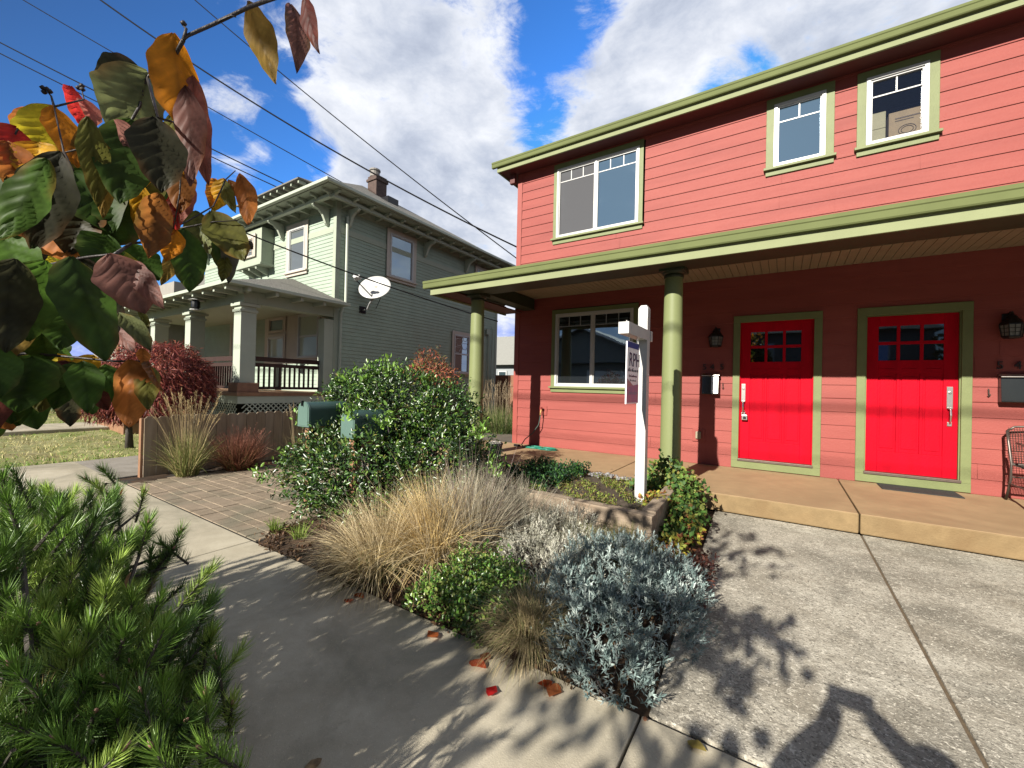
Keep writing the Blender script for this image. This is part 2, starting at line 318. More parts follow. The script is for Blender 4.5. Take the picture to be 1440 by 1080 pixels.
def plumes(name, c, n, H, spread, cols, m, parent, base_r=0.08, head=0.16, hw=0.014, bend=0.5):
    """stems with a fluffy seed head near the tip"""
    a = NR.random(n)*2*PI; r = NR.random(n)**0.5*base_r; th = spread*NR.random(n)
    B = np.array(c)[None]+np.stack([r*np.cos(a), r*np.sin(a), 0*a], 1)
    D = unit(np.stack([np.sin(th)*np.cos(a), np.sin(th)*np.sin(a), np.cos(th)], 1)); Ls = H*(0.7+0.3*NR.random(n))
    P = B.copy(); d = D.copy(); path = [P.copy()]; dirs = [d.copy()]; st = (Ls/10)[:, None]; bn = bend*(0.5+NR.random(n))
    for i in range(10):
        P = P+d*st; d = unit(d+np.array([0, 0, -1.])*(bn*(0.02+0.02*i))[:, None]+d*np.array([1, 1, 0])*0.03); path.append(P.copy()); dirs.append(d.copy())
    V = []; F = []; K = 0; cc = []
    col = pick(cols, n, 0.2)
    S = unit(np.cross(D, NR.normal(size=(n, 3))))
    pv = np.stack([q+s*S*0.0016 for q in path for s in (-1, 1)], 1); k = 22
    f = np.array([(2*i, 2*i+1, 2*i+3, 2*i+2) for i in range(10)]); V.append(pv.reshape(-1, 3)); F.append((f[None]+(np.arange(n)*k)[:, None, None]).reshape(-1, 4)); cc.append(np.repeat(col*0.9, k, axis=0)); K = n*k
    # seed hairs
    hs = 26
    for j in range(hs):
        t = 10-head/H*10*(j/hs); i0 = np.clip(int(t), 0, 9); fr = t-i0
        q = path[i0]*(1-fr)+path[min(i0+1, 10)]*fr; dd = dirs[i0]
        hd = unit(dd*1.0+NR.normal(size=(n, 3))*0.45); sd = unit(np.cross(hd, NR.normal(size=(n, 3)))); Lh = hw*2.0
        vv = np.stack([q-sd*0.0015, q+sd*0.0015, q+hd*Lh+sd*0.0008, q+hd*Lh-sd*0.0008], 1)
        V.append(vv.reshape(-1, 3)); F.append((np.array([[0, 1, 2, 3]])[None]+(np.arange(n)*4)[:, None, None]).reshape(-1, 4)+K); cc.append(np.repeat(col*1.05, 4, axis=0)); K += n*4
    return raw(name, np.concatenate(V), np.concatenate(F), m, parent, col=np.concatenate(cc))
LEAFG = leafmat('glossy_leaf', 0.33, 0.18, 0.55, 0.25, 12)
LEAFM = leafmat('matte_leaf', 0.6, 0.25, 0.3, 0.25, 14)
GRASSM = leafmat('dry_grass', 0.6, 0.30, 0.25, 0.2, 10)
NEEDLE = leafmat('pine_needle', 0.42, 0.12, 0.45, 0.2, 20)
SILV = leafmat('silver_leaf', 0.75, 0.15, 0.2, 0.15, 20)
AUT = leafmat('autumn_leaf', 0.5, 0.62, 0.22, 0.35, 35)
# ================================================================== SETTING
def sheet(name, x0, x1, y0, y1, z, m): 
    o = raw(name, [(x0, y0, z), (x1, y0, z), (x1, y1, z), (x0, y1, z)], [(0, 1, 2, 3)], m, loc=((x0+x1)/2, (y0+y1)/2, z)); o['kind'] = 'structure'; return o
sheet('ground', -600, 600, -600, 600, -0.16, mat('far_ground', (0.10, 0.11, 0.06), 0.9, 0.3, 0.2))
sheet('street', -120, 120, -9.5, -2.2, -0.13, ASPH)
o = MB().box(-120, 120, -2.2, -2.05, -0.3, 0.0).build('curb', WALK, bevel=0.015); struct(o)
# sidewalk slabs with open joints
mb = MB()
js = [-9.44, -6.99, -3.735, -0.475, 2.785, 6.05, 9.3, 20, 60]
for a, b in zip(js[:-1], js[1:]): mb.box(a+0.005, b-0.005, 0.18, 1.765, -0.12, 0.0)
struct(mb.build('sidewalk', WALK, bevel=0.006))
struct(MB().box(-9.45, 60, 0.16, 1.79, -0.15, -0.025).build('joint_bed', JOINT))
mb = MB()
for a, b in ((0.655, 4.4), (4.42, 9)): mb.add([(a, 1.79, z) for z in (-.12, .0)]+[(b, 1.79, z) for z in (-.12, 0.)]+[(a, 5.225, z) for z in (-.12, 0.)]+[(b, 5.225, z) for z in (-.12, 0.)], [(1, 3, 7, 5), (0, 1, 5, 4), (2, 6, 7, 3), (0, 2, 3, 1), (4, 5, 7, 6), (0, 4, 6, 2)])
mb.add([(-.45, 1.79, -.12), (.638, 1.79, -.12), (.638, 5.225, -.12), (-.63, 5.225, -.12), (-.45, 1.79, 0), (.638, 1.79, 0), (.638, 5.225, 0), (-.63, 5.225, 0)], [(0, 3, 2, 1), (4, 5, 6, 7), (0, 1, 5, 4), (1, 2, 6, 5), (2, 3, 7, 6), (3, 0, 4, 7)])
for a, b in ((-0.45, 2.785), (2.8, 6.0)): mb.box(a, b, -2.04, 0.165, -0.12, -0.004)
struct(mb.build('driveway', DRIVE, bevel=0.007))
struct(MB().box(-0.44, 9, 1.80, 5.24, -0.15, -0.012).build('driveway_bed', mat('joint_filler', (.20, .145, .085), .9, .3, 30)))
# soil beds (gently lumpy sheets)
def lumpy(name, x0, x1, y0, y1, z, m, amp=0.03, n=40, zf=None, kind='structure'):
    nx, ny = n, max(4, int(n*(y1-y0)/(x1-x0)))
    X, Y = np.meshgrid(np.linspace(x0, x1, nx), np.linspace(y0, y1, ny)); ed = np.minimum(np.minimum(X-x0, x1-X), np.minimum(Y-y0, y1-Y)); ed = np.clip(ed/0.25, 0, 1)
    Z = z+ed*(0.02+amp*(np.sin(X*5.1)*np.sin(Y*4.3)+0.6*np.sin(X*13+Y*9)+0.5*NR.normal(size=X.shape)))
    if zf is not None: Z = Z+zf(X, Y)
    V = np.stack([X, Y, Z], -1).reshape(-1, 3); i = np.arange(nx*ny).reshape(ny, nx)
    F = np.stack([i[:-1, :-1], i[:-1, 1:], i[1:, 1:], i[1:, :-1]], -1).reshape(-1, 4)
    o = raw(name, V, F, m, smooth=True); o['kind'] = kind; return o
lumpy('planting_bed', -3.9, -0.56, 1.77, 5.22, -0.02, SOIL, 0.02, 60, lambda X, Y: 0.05*np.clip((Y-1.8)/1.2, 0, 1)*np.clip((-0.6-X)/.4, 0, 1))
struct(raw('bed_edge_soil', [(-.62, 1.772, -.015), (-.44, 1.772, -.015), (-.60, 5.22, -.015), (-.75, 5.22, -.015)], [(0, 1, 2, 3)], SOIL))
lumpy('street_strip_soil', -9.4, -0.5, -2.05, 0.17, -0.03, SOIL, 0.02, 50)
lumpy('fence_bed_soil', -7.5, -6.6, 1.79, 8.0, -0.02, SOIL, 0.015, 12)
# pavers
mb = MB(); x = -7.05; sizes = [0.205, 0.155]; y = 1.785; row = 0
while y < 9.0:
    h = (0.16, 0.105, 0.16, 0.16, 0.105)[row % 5]; xx = -6.95+(0.0 if y < 3.2 else 0.1)-rnd.random()*0.12
    while xx < -3.72:
        w = rnd.choice((0.225, 0.165, 0.165, 0.275)); dz = rnd.uniform(-0.003, 0.002); g = 0.0025
        mb.add([(xx+g, y+g, -.06), (xx+w-g, y+g, -.06), (xx+w-g, y+h-g, -.06), (xx+g, y+h-g, -.06),
                (xx+g, y+g, -.008+dz), (xx+w-g, y+g, -.008+dz), (xx+w-g, y+h-g, -.008+dz), (xx+g, y+h-g, -.008+dz),
                (xx+g+.003, y+g+.003, dz), (xx+w-g-.003, y+g+.003, dz), (xx+w-g-.003, y+h-g-.003, dz), (xx+g+.003, y+h-g-.003, dz)],
               [(0, 1, 5, 4), (1, 2, 6, 5), (2, 3, 7, 6), (3, 0, 4, 7), (4, 5, 9, 8), (5, 6, 10, 9), (6, 7, 11, 10), (7, 4, 8, 11), (8, 9, 10, 11)])
        xx += w
    y += h; row += 1
struct(mb.build('paver_path', PAVE))
sheet('paver_bed', -7.3, -3.7, 1.775, 9.0, -0.0095, JOINT)
# neighbour drive, walkway and lawn
struct(MB().box(-9.45, -7.55, -2.0, 0.17, -0.14, -0.006).box(-9.45, -7.55, 1.77, 16, -0.14, -0.006).build('side_drive', concrete('pale_drive', (0.42, 0.38, 0.32), (0.50, 0.46, 0.40), (0.30, 0.27, 0.22), 0.3, 0.4, 0.8, 60), bevel=0.01))
def lawnz(X, Y): 
    t = np.clip((-9.5-X)/6.0, 0, 1); return 0.14*t*t*(3-2*t)
lumpy('lawn_slope', -40, -9.46, 1.77, 14, -0.03, TURF, 0.012, 120, lawnz)
lumpy('lawn_strip', -40, -9.46, -2.0, 1.775, -0.03, TURF, 0.012, 80, lambda X, Y: lawnz(X, Y)*np.clip((Y+2)/3.7, 0, 1))
sheet('far_lawn', -90, -40, -2, 30, 0.22, TURF)
V = []; F = []
for i, x in enumerate(np.linspace(-12.9, -13.9, 2)):
    pass
mb = MB(); mb.box(-15.2, -13.5, 1.2, 3.1, 0.0, 0.17).box(-40, -15.21, 1.2, 1.9, 0.0, 0.15)
struct(mb.build('front_walk', WALK, bevel=0.02))
# grass blades on the lawn: one mass nobody could count
n = 26000; X = -9.5-30*NR.random(n)**1.6*0.8; Y = -1.9+9.0*NR.random(n)
patch = np.sin(X*1.3+Y*0.7)+np.sin(X*0.5-Y*1.9+1)+0.8*NR.normal(size=n)
ok = ~((X > -15.3) & (X < -13.4) & (Y > 1.1) & (Y < 3.2)) & ~((X < -15.2) & (Y > 1.1) & (Y < 2.0)); X, Y, patch = X[ok], Y[ok], patch[ok]; n = len(X)
B = np.stack([X, Y, lawnz(X, Y)*np.clip((Y+2)/3.7, 0, 1)-0.02], 1)
D = unit(np.stack([NR.normal(size=n)*.6, NR.normal(size=n)*.6, np.ones(n)], 1))
V, F, k = blades(B, D, 0.04+0.05*NR.random(n), 0.012, 1.0, 2)
gc = np.where(patch[:, None] > 0.3, np.array([[0.25, 0.42, 0.06]]), np.array([[0.62, 0.56, 0.26]]))*(0.7+0.6*NR.random((n, 1)))
o = raw('lawn_grass', V, F, GRASSM, col=np.repeat(gc, k, axis=0)); o['kind'] = 'stuff'; o['label'] = 'patchy green and straw coloured lawn in front of the sage house'; o['category'] = 'grass'
# ================================================================== RED HOUSE
YW = 7.2; XC = -4.65; XE = 7.0; ZF = 0.195
house = thing('red_house', (XC, YW, 0), 'two storey salmon red duplex with olive gutters, green columned porch and red doors', 'house')
def SF(u, v, w): return (u, YW-w, v)
winopen = [(-3.80, -2.06, 4.16, 5.66), (-.275, .525, 4.60, 5.67), (.77, 1.565, 4.60, 5.66), (-3.79, -2.12, 1.30, 2.86)]
dooropen = [(-.565, .345, 0.2, 2.40), (.905, 1.795, 0.2, 2.40)]
def siding(mb, u0, u1, v0, v1, exp, t, opens, blen=(2.4, 4.2), gap=0.003, seed=1):
    r = random.Random(seed); v = v0
    while v < v1-1e-4:
        vt = min(v+exp, v1); cuts = sorted({v, vt} | {z for o in opens for z in (o[2], o[3]) if v < z < vt})
        js = []; u = u0-r.random()*2
        while u < u1: js.append(u); u += r.uniform(*blen)
        for a, b in zip(cuts[:-1], cuts[1:]):
            segs = [(u0, u1)]
            for o in opens:
                if o[2] < (a+b)/2 < o[3]:
                    ns = []
                    for s in segs:
                        if o[0] > s[0]: ns.append((s[0], min(s[1], o[0])))
                        if o[1] < s[1]: ns.append((max(s[0], o[1]), s[1]))
                    segs = [s for s in ns if s[1]-s[0] > 1e-3]
            fa = t*(1-(a-v)/exp); fb = t*(1-(b-v)/exp)+0.002
            for s in segs:
                c = [s[0]]+[j for j in js if s[0]+.05 < j < s[1]-.05]+[s[1]]
                for p, q in zip(c[:-1], c[1:]):
                    g = gap/2 if blen[0] < 50 else 0
                    mb.add([(p+g, a, 0.), (q-g, a, 0.), (q-g, a, fa), (p+g, a, fa), (p+g, b, fb), (q-g, b, fb)], [(0, 1, 2, 3), (3, 2, 5, 4)])
        v = vt
    return mb
class MBS(MB): pass
mb = MB(lambda u, v, w: (u, YW-w, v)); siding(mb, XC+0.10, XE, ZF, 5.72, 0.183, 0.014, winopen+dooropen)
# side wall and back box of the shell (plain planes behind the boards, openings left for windows and doors)
wall = mb.build('wall', RED, house)
# side wall and back box of the shell (plain planes behind the boards, openings left for windows and doors)
mb = MB()
def holed(mb, u0, u1, v0, v1, opens, w):
    us = sorted({u0, u1} | {o[i] for o in opens for i in (0, 1)}); vs = sorted({v0, v1} | {o[i] for o in opens for i in (2, 3)})
    for a, b in zip(us[:-1], us[1:]):
        for c, d in zip(vs[:-1], vs[1:]):
            if any(o[0] < (a+b)/2 < o[1] and o[2] < (c+d)/2 < o[3] for o in opens): continue
            mb.add([(a, c, w), (b, c, w), (b, d, w), (a, d, w)], [(0, 1, 2, 3)])
mb = MB(SF); holed(mb, XC, XE, 0.0, 5.9, winopen+dooropen, -0.004)
mb.m = None
mb.box(XC, XC+0.004, YW+.004, 17, 0, 5.9); mb.box(XE-.004, XE, YW+.004, 17, 0, 5.9); mb.box(XC, XE, 17, 17.01, 0, 5.9)
mb.build('shell_wall', RED, house)
MB().box(XC-.004, XC+.105, YW-.022, YW+.05, ZF, 5.71).build('corner_board', REDT, house, bevel=0.003)
# windows ----------------------------------------------------------
def window(parent, F, u0, u1, v0, v1, fm, tm, sash=1, grid=None, tw=0.09, sill=True, glass=GLS, glass2=None, fw=0.045, trim=True, hung=False, gridh=0.2, tw_top=None, head=0.0):
    """white unit u0..u1,v0..v1 (outer edge); one window part with trim, glass, muntins and sill below it"""
    mb = MB(F); b = fw
    mb.box(u0, u0+b, v0, v1, -.03, .035).box(u1-b, u1, v0, v1, -.03, .035).box(u0+b, u1-b, v0, v0+b, -.03, .035).box(u0+b, u1-b, v1-b, v1, -.03, .035)
    um = (u0+u1)/2
    if sash == 2: mb.box(um-.022, um+.022, v0+b, v1-b, -.02, .03)
    if sash == 2 or sash == 1:       # inner sash rails
        pass
    w = mb.build('window', fm, parent, bevel=0.003)
    if trim:
        t = MB(F); tt = tw_top or tw
        t.box(u0-tw, u0, v0, v1, 0.0, .026).box(u1, u1+tw, v0, v1, 0.0, .026).box(u0-tw-head, u1+tw+head, v1, v1+tt, 0.0, .028+head)
        t.build('window_trim', tm, w, bevel=0.003)
    if sill:
        s = MB(F); s.box(u0-tw-.025, u1+tw+.025, v0-.035, v0, 0.0, .075).box(u0-tw, u1+tw, v0-.11, v0-.035, 0, .03); s.build('window_sill', tm, w, bevel=0.003)
    panes = [(u0+b, um-.022), (um+.022, u1-b)] if sash == 2 else [(u0+b, u1-b)]
    for i, (a, c) in enumerate(panes):
        inner = MB(F); q = 0.018
        inner.box(a, a+q, v0+b, v1-b, -.022, .016).box(c-q, c, v0+b, v1-b, -.022, .016).box(a+q, c-q, v0+b, v0+b+q, -.022, .016).box(a+q, c-q, v1-b-q, v1-b, -.022, .016)
        if hung: vm = (v0+v1)/2; inner.box(a+q, c-q, vm-.022, vm+.022, -.02, .018)
        inner.build('sash', fm, w)
        g = MB(F); g.box(a+q*.5, c-q*.5, v0+b+q*.5, v1-b-q*.5, -.016, -.008); g.build('window_glass', (glass2 if (i == 0 and glass2) else glass), w)
        if grid:
            m_ = MB(F); vg = v1-b-gridh; m_.box(a+q, c-q, vg-.008, vg+.008, -.008, -.002)
            for j in range(1, grid): uu = a+(c-a)*j/grid; m_.box(uu-.008, uu+.008, vg+.008, v1-b-q, -.008, -.002)
            m_.build('muntin', fm if glass2 or grid == 2 else MUNT, w)
    return w
w1 = window(house, SF, -3.745, -2.155, 4.235, 5.575, WHITE, TRIMG, 2, 3, glass2=GLSC, glass=GLSU, gridh=0.21, tw=0.07, tw_top=.10)
w2 = window(house, SF, -.183, .432, 4.655, 5.585, WHITE, TRIMG, 1, 2, glass=GLSU, gridh=0.22, tw=0.095)
w3 = window(house, SF, .863, 1.472, 4.655, 5.570, WHITE, TRIMG, 1, 2, glass=GLSU, gridh=0.22, tw=0.095)
w4 = window(house, SF, -3.71, -2.20, 1.375, 2.765, WHITE, TRIMG, 2, 3, gridh=0.2, tw=0.08)
# dark rooms behind glass are closed by the shell; cardboard box on the upper right sill
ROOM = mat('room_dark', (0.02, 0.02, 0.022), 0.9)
# doors ------------------------------------------------------------
def door(parent, u0, u1, v0, v1, handle_left, lock):
    tr = MB(SF); a, b = u0-.105, u1+.105
    tr.box(a, u0-.012, .31, v1+.012, -.01, .03).box(u1+.012, b, .31, v1+.012, -.01, .03).box(a, b, v1+.012, v1+.115, -.01, .032).box(a, b, .205, .31, -.01, .034)
    MB(SF).box(u0-.012, u0, .33, v1, -.07, .012).box(u1, u1+.012, .33, v1, -.07, .012).box(u0-.012, u1+.012, v1, v1+.012, -.07, .012)
    W = u1-u0; H = v1-v0; d = MB(SF); y0 = -.06; yf = -.035
    U = lambda f: u0+f*W
    V_ = lambda f: v1-f*H
    cols = [.115, .325, .375, .60, .65, .86]   # panel limits
    # slab rebuilt from stiles and rails so that lites and panels are real recesses
    lu = [.14, .345, .385, .60, .64, .85]; lv = [.065, .165, .185, .285]
    us = [0]+[.125]+[.335, .375]+[.60, .64]+[.865]+[1]
    # rails
    d.box(U(0), U(.14), v0, v1, y0, yf).box(U(.85), U(1), v0, v1, y0, yf)
    d.box(U(.14), U(.85), V_(.065), v1, y0, yf).box(U(.14), U(.85), V_(.37), V_(.285), y0, yf).box(U(.14), U(.85), v0, V_(.87), y0, yf)
    d.box(U(.14), U(.85), V_(.185), V_(.165), y0, yf)
    for i, j in ((.345, .385), (.60, .64)):
        d.box(U(i), U(j), V_(.165), V_(.065), y0, yf).box(U(i), U(j), V_(.285), V_(.185), y0, yf)
    for i, j in ((.35, .385), (.605, .64)): d.box(U(i), U(j), V_(.87), V_(.37), y0, yf)
    for i, j in ((.14, .35), (.385, .605), (.64, .85)): d.box(U(i), U(j), V_(.87), V_(.37), y0, yf-.012)
    for i, j in ((.165, .325), (.41, .58), (.665, .825)): d.box(U(i), U(j), V_(.845), V_(.39), yf-.012, yf-.004)
    # small shelf under the lites
    for i, j in ((.17, .32), (.41, .57), (.67, .82)): d.box(U(i), U(j), V_(.345), V_(.338), yf, yf+.006)
    dr = d.build('door', DOORR, parent, bevel=0.003)
    tr.build('door_trim', TRIMG, dr, bevel=0.004)
    jb = MB(SF).box(u0-.012, u0, .33, v1, -.07, .0).box(u1, u1+.012, .33, v1, -.07, .0).box(u0-.012, u1+.012, v1, v1+.012, -.07, .0); jb.build('door_jamb', DOORR if handle_left else TRIMG, dr)
    MB(SF).box(u0-.02, u1+.02, .31, .345, -.07, .05).build('threshold', THRESH, dr, bevel=0.004)
    for r0, r1 in ((.065, .165), (.185, .285)):
        for i, j in ((.14, .345), (.385, .60), (.64, .85)):
            MB(SF).box(U(i), U(j), V_(r1), V_(r0), -.052, -.046).build('door_glass', GLSD, dr)
    hu = U(.045) if handle_left else U(.915)
    h = MB(SF); h.box(hu-.028, hu+.028, 1.20, 1.47, yf, yf+.014); z = 1.19
    h.tube([(hu, 1.20, yf+.02), (hu, 1.19, yf+.055), (hu, 1.12, yf+.065), (hu, 1.04, yf+.05), (hu, 1.015, yf+.012)], [.008, .009, .011, .009, .008], 8)
    h.box(hu-.022, hu+.022, .985, 1.035, yf, yf+.014); h.tube([(hu, 1.40, yf+.012), (hu, 1.40, yf+.03)], .016, 12)
    h.box(hu-.02, hu+.02, 1.195, 1.215, yf+.014, yf+.05)
    h.build('door_handle', STEEL, dr, bevel=0.003)
    return hu, yf
hu, yf = door(house, -.553, .333, .345, 2.385, True, True)
door(house, .917, 1.783, .345, 2.385, False, False)
# key lock box hanging on the left handle
lb = thing('lock_box', SF(hu+.02, 0.95, yf+.05), 'small silver key lock box hanging from the left red door handle', 'lock box')
MB(SF).box(hu-.018, hu+.062, .925, 1.005, yf+.03, yf+.065).build('case', STEEL, lb, bevel=0.008)
MB(SF).tube([(hu-.004, 1.0, yf+.05), (hu-.008, 1.05, yf+.05), (hu+.01, 1.075, yf+.05), (hu+.03, 1.05, yf+.05), (hu+.03, 1.0, yf+.05)], .005, 8).build('shackle', STEEL, lb)
MB(SF).box(hu+.005, hu+.045, .94, .98, yf+.066, yf+.069).build('keypad', BLACK, lb)
# porch slab -------------------------------------------------------
mb = MB(); mb.box(-5.3, -1.985, 5.232, YW-.005, 0.0, .195).box(-1.975, .63, 5.232, YW-.005, 0, .195).box(.64, 4.1, 5.232, YW-.005, 0, .195).box(4.11, XE, 5.232, YW-.005, 0, .195)
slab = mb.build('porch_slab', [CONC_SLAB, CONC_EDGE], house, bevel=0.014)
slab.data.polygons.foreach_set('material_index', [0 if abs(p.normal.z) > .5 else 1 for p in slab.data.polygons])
struct(MB().box(-6.6, -5.31, 5.6, 16, -.1, .12).box(-5.3, XC-.02, YW+.01, 16, -.1, .13).build('side_path', concrete('damp_path', (0.22, 0.19, 0.15), (0.28, 0.24, 0.19), (0.14, 0.12, 0.1), 0.3, 0.4, 0.8, 80), bevel=0.01))
# porch roof -------------------------------------------------------
GF = 4.86; FY = 4.92; GX = -4.96; FX = -4.84
def gutter_prof(y, s=1):   # K-style profile (y outward negative), z
    return [(y+.06, 2.912), (y+.016, 2.912), (y+.008, 2.925), (y+.008, 2.985), (y, 2.995), (y, 3.03), (y+.008, 3.03), (y+.012, 3.01), (y+.06, 3.01)]
pr = MB(); pr.prism(gutter_prof(GF-.0), 0, GX, XE)
gut = pr.build('porch_gutter', OLIVE, house)
# side return of the gutter line and the fascia board
fa = MB().box(FX, XE, FY, FY+.03, 2.805, 2.99).box(FX, FX+.03, FY+.03, 7.09, 2.805, 2.99); fa.build('porch_fascia', PALEG, house, bevel=0.003)
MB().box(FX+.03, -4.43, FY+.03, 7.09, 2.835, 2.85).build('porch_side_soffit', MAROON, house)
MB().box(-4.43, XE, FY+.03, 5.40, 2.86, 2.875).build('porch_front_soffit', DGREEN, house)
# sloping shingle roof over the porch
mb = MB(); mb.add([(GX+.04, FY-.03, 3.0), (XE, FY-.03, 3.0), (XE, YW, 3.48), (-4.4, YW, 3.48), (GX+.04, YW-.06, 3.0), (GX+.04, FY-.03, 2.992), (XE, FY-.03, 2.992), (XE, YW, 3.44), (-4.4, YW, 3.44), (GX+.04, YW-.06, 2.992)],
    [(0, 1, 2, 3), (0, 3, 4), (5, 8, 7, 6), (5, 9, 8), (0, 5, 6, 1), (4, 9, 5, 0), (3, 8, 9, 4)])
mb.build('porch_roof', SHING, house)
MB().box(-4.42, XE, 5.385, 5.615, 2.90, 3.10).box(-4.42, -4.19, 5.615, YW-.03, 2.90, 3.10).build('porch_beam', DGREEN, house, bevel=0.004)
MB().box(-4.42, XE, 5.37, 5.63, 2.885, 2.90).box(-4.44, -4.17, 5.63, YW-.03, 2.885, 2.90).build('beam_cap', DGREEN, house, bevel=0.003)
# beadboard ceiling: narrow boards with grooves
mb = MB(); x = -4.19
while x < XE:
    mb.box(x+.003, min(x+.092, XE), 5.61, YW-.012, 3.105, 3.12); x += .095
mb.build('porch_ceiling', TAN, house)
MB().box(-4.2, XE, 5.6, YW, 3.122, 3.13).build('ceiling_backing', DGREEN, house)
# columns
def column(x, y, i):
    c = MB(); prof = [(.128, 0), (.128, .02), (.124, .03)]+[(.124-.016*t*t, .03+2.52*t) for t in np.linspace(0.05, 1, 12)]+[(.108, 2.60)]
    o = c.lathe(prof, (x, y, ZF), 40).build('column', COLM, house, auto=True)
    MB().lathe([(.112, 2.595), (.118, 2.605), (.118, 2.625), (.112, 2.635), (.135, 2.65), (.14, 2.665)], (x, y, ZF-.03), 40).build('capital', DGREEN, o, auto=True)
    MB().box(x-.15, x+.15, y-.15, y+.15, 2.83, 2.884).build('capital_block', DGREEN, o, bevel=0.004)
for i, x in enumerate((-4.31, -1.185, 2.35, 5.5)): column(x, 5.5, i)
# upper roof -------------------------------------------------------
UG = 6.80; UF = 6.86; ux = -5.06; uf = -4.96
def ugp(y): return [(y+.06, 5.784), (y+.016, 5.784), (y+.008, 5.797), (y+.008, 5.855), (y, 5.865), (y, 5.896), (y+.008, 5.896), (y+.012, 5.88), (y+.06, 5.88)]
MB().prism(ugp(UG), 0, ux, XE).build('roof_gutter', OLIVE, house)
MB().box(uf, XE, UF, UF+.03, 5.695, 5.88).box(uf, uf+.03, UF+.03, 17.3, 5.695, 5.85).build('roof_fascia', PALEG, house, bevel=0.003)
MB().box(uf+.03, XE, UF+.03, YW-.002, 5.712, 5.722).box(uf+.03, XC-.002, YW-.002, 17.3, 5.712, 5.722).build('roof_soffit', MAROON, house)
MB().box(XC-.13, XC-.01, 7.06, 7.14, 5.50, 5.712).build('soffit_bracket', MAROON, house, bevel=.01)
mb = MB(); A_ = (ux+.05, UF-.03, 5.86); B_ = (XE, UF-.03, 5.86); mb.add([A_, B_, (XE, 12.1, 7.5), (0.2, 12.1, 7.5), (ux+.05, 17.35, 5.86), (XE, 17.35, 5.86)], [(0, 1, 2, 3), (0, 3, 4), (3, 2, 5, 4)])
mb.build('roof', SHING, house)
# inner rooms, dark
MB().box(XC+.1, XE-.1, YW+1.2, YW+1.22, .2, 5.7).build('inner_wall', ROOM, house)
# blind inside the upper left window and box behind the third
bx = thing('cardboard_box', (1.28, YW+.30, 4.72), 'brown cardboard moving box behind the glass of the rightmost upper window', 'box')
CARD = mat('cardboard', (0.42, 0.28, 0.15), 0.8, 0.1, 10)
MB().box(1.10, 1.46, YW+.03, YW+.2, 4.68, 5.05).build('box_body', CARD, bx, bevel=.004)
MB(SF).lathe([(.001, 0)], (0, 0, 0), 3) 
MB().box(1.16, 1.40, YW+.026, YW+.029, 4.95, 4.965).box(1.16, 1.34, YW+.026, YW+.029, 4.92, 4.93).build('printed_text', mat('box_ink', (0.16, 0.11, 0.08), 0.8), bx)
rg = MB(); 
for rr in (.045, .065): 
    rg.tube([(1.28+rr*1.3*math.cos(a), YW+.027, 4.79+rr*math.sin(a)) for a in np.linspace(0, 2*PI, 24)], .004, 4)
rg.build('printed_ring', MATS['box_ink'], bx)
b2 = thing('paper_carton', (.97, YW+.30, 4.72), 'pale yellow carton stack at the left inside the rightmost upper window', 'box')
MB().box(.905, 1.07, YW+.03, YW+.2, 4.68, 4.88).build('lower_carton', mat('pale_card', (0.5, 0.42, 0.24), 0.8, 0.08), b2, bevel=.004)
MB().box(.905, 1.07, YW+.03, YW+.2, 4.884, 5.10).build('upper_carton', MATS['pale_card'], b2, bevel=.004)
# the rightmost upper window is clear: its glass lets the boxes show
clr = bpy.data.materials.new('clear_glass'); n_, l_ = nodes(clr); tb = n_.new('ShaderNodeBsdfTransparent'); tb.inputs[0].default_value = (.92, .95, .98, 1); gg = n_.new('ShaderNodeBsdfGlossy'); gg.inputs['Roughness'].default_value = .02; mm = n_.new('ShaderNodeMixShader'); mm.inputs[0].default_value = .08
l_.new(tb.outputs[0], mm.inputs[1]); l_.new(gg.outputs[0], mm.inputs[2]); l_.new(mm.outputs[0], n_['Material Output'].inputs[0])
for ch in w3.children:
    if ch.name.startswith('window_glass'): ch.data.materials[0] = clr
# wall-mounted things ---------------------------------------------------------
LGLASS = mat('lantern_glass', (0.30, 0.30, 0.27), 0.25, 0.1, 20, spec=0.6)
def lantern(u, v, label):
    t = thing('wall_lantern', SF(u, v, 0), label, 'lamp', 'porch wall lanterns')
    MB(SF).box(u-.05, u+.05, v+.10, v+.30, 0.012, .03).build('back_plate', BLACK, t, bevel=.01)
    b = MB(); c = (u, YW-.13, v)
    b.lathe([(.03, -.005), (.07, 0), (.085, .015), (.085, .025)], c, 6); b.lathe([(.105, .15), (.105, .165), (.075, .21), (.05, .235), (.045, .25), (.02, .27), (.008, .30)], c, 6)
    for j in range(6):
        a = 2*PI*j/6; b.tube([(c[0]+.08*math.cos(a), c[1]+.08*math.sin(a), v+.02), (c[0]+.1*math.cos(a), c[1]+.1*math.sin(a), v+.155)], .005, 4)
        a2 = a+2*PI/12; r1 = .078; b.tube([(c[0]+r1*math.cos(a2), c[1]+r1*math.sin(a2), v+.02), (c[0]+(r1+.012)*math.cos(a2), c[1]+(r1+.012)*math.sin(a2), v+.155)], .003, 4)
    for zz, r in ((.065, .088), (.11, .095)): b.tube([(c[0]+r*math.cos(a), c[1]+r*math.sin(a), v+zz) for a in np.linspace(0, 2*PI, 7)], .003, 4)
    b.tube([(u, YW-.03, v+.24), (u, YW-.07, v+.30), (u, YW-.13, v+.30)], .011, 8); b.build('lantern_frame', BLACK, t)
    MB().lathe([(.074, .02), (.092, .15)], c, 6).build('lantern_glass', LGLASS, t)
    MB().lathe([(.02, .02), (.02, .06), (.015, .11), (.004, .125)], c, 12).build('bulb', mat('bulb_white', (.8, .78, .7), .3), t)
lantern(-.89, 2.03, 'black lantern on the red wall left of the left red door')
lantern(2.165, 2.03, 'black lantern on the red wall right of the right red door')
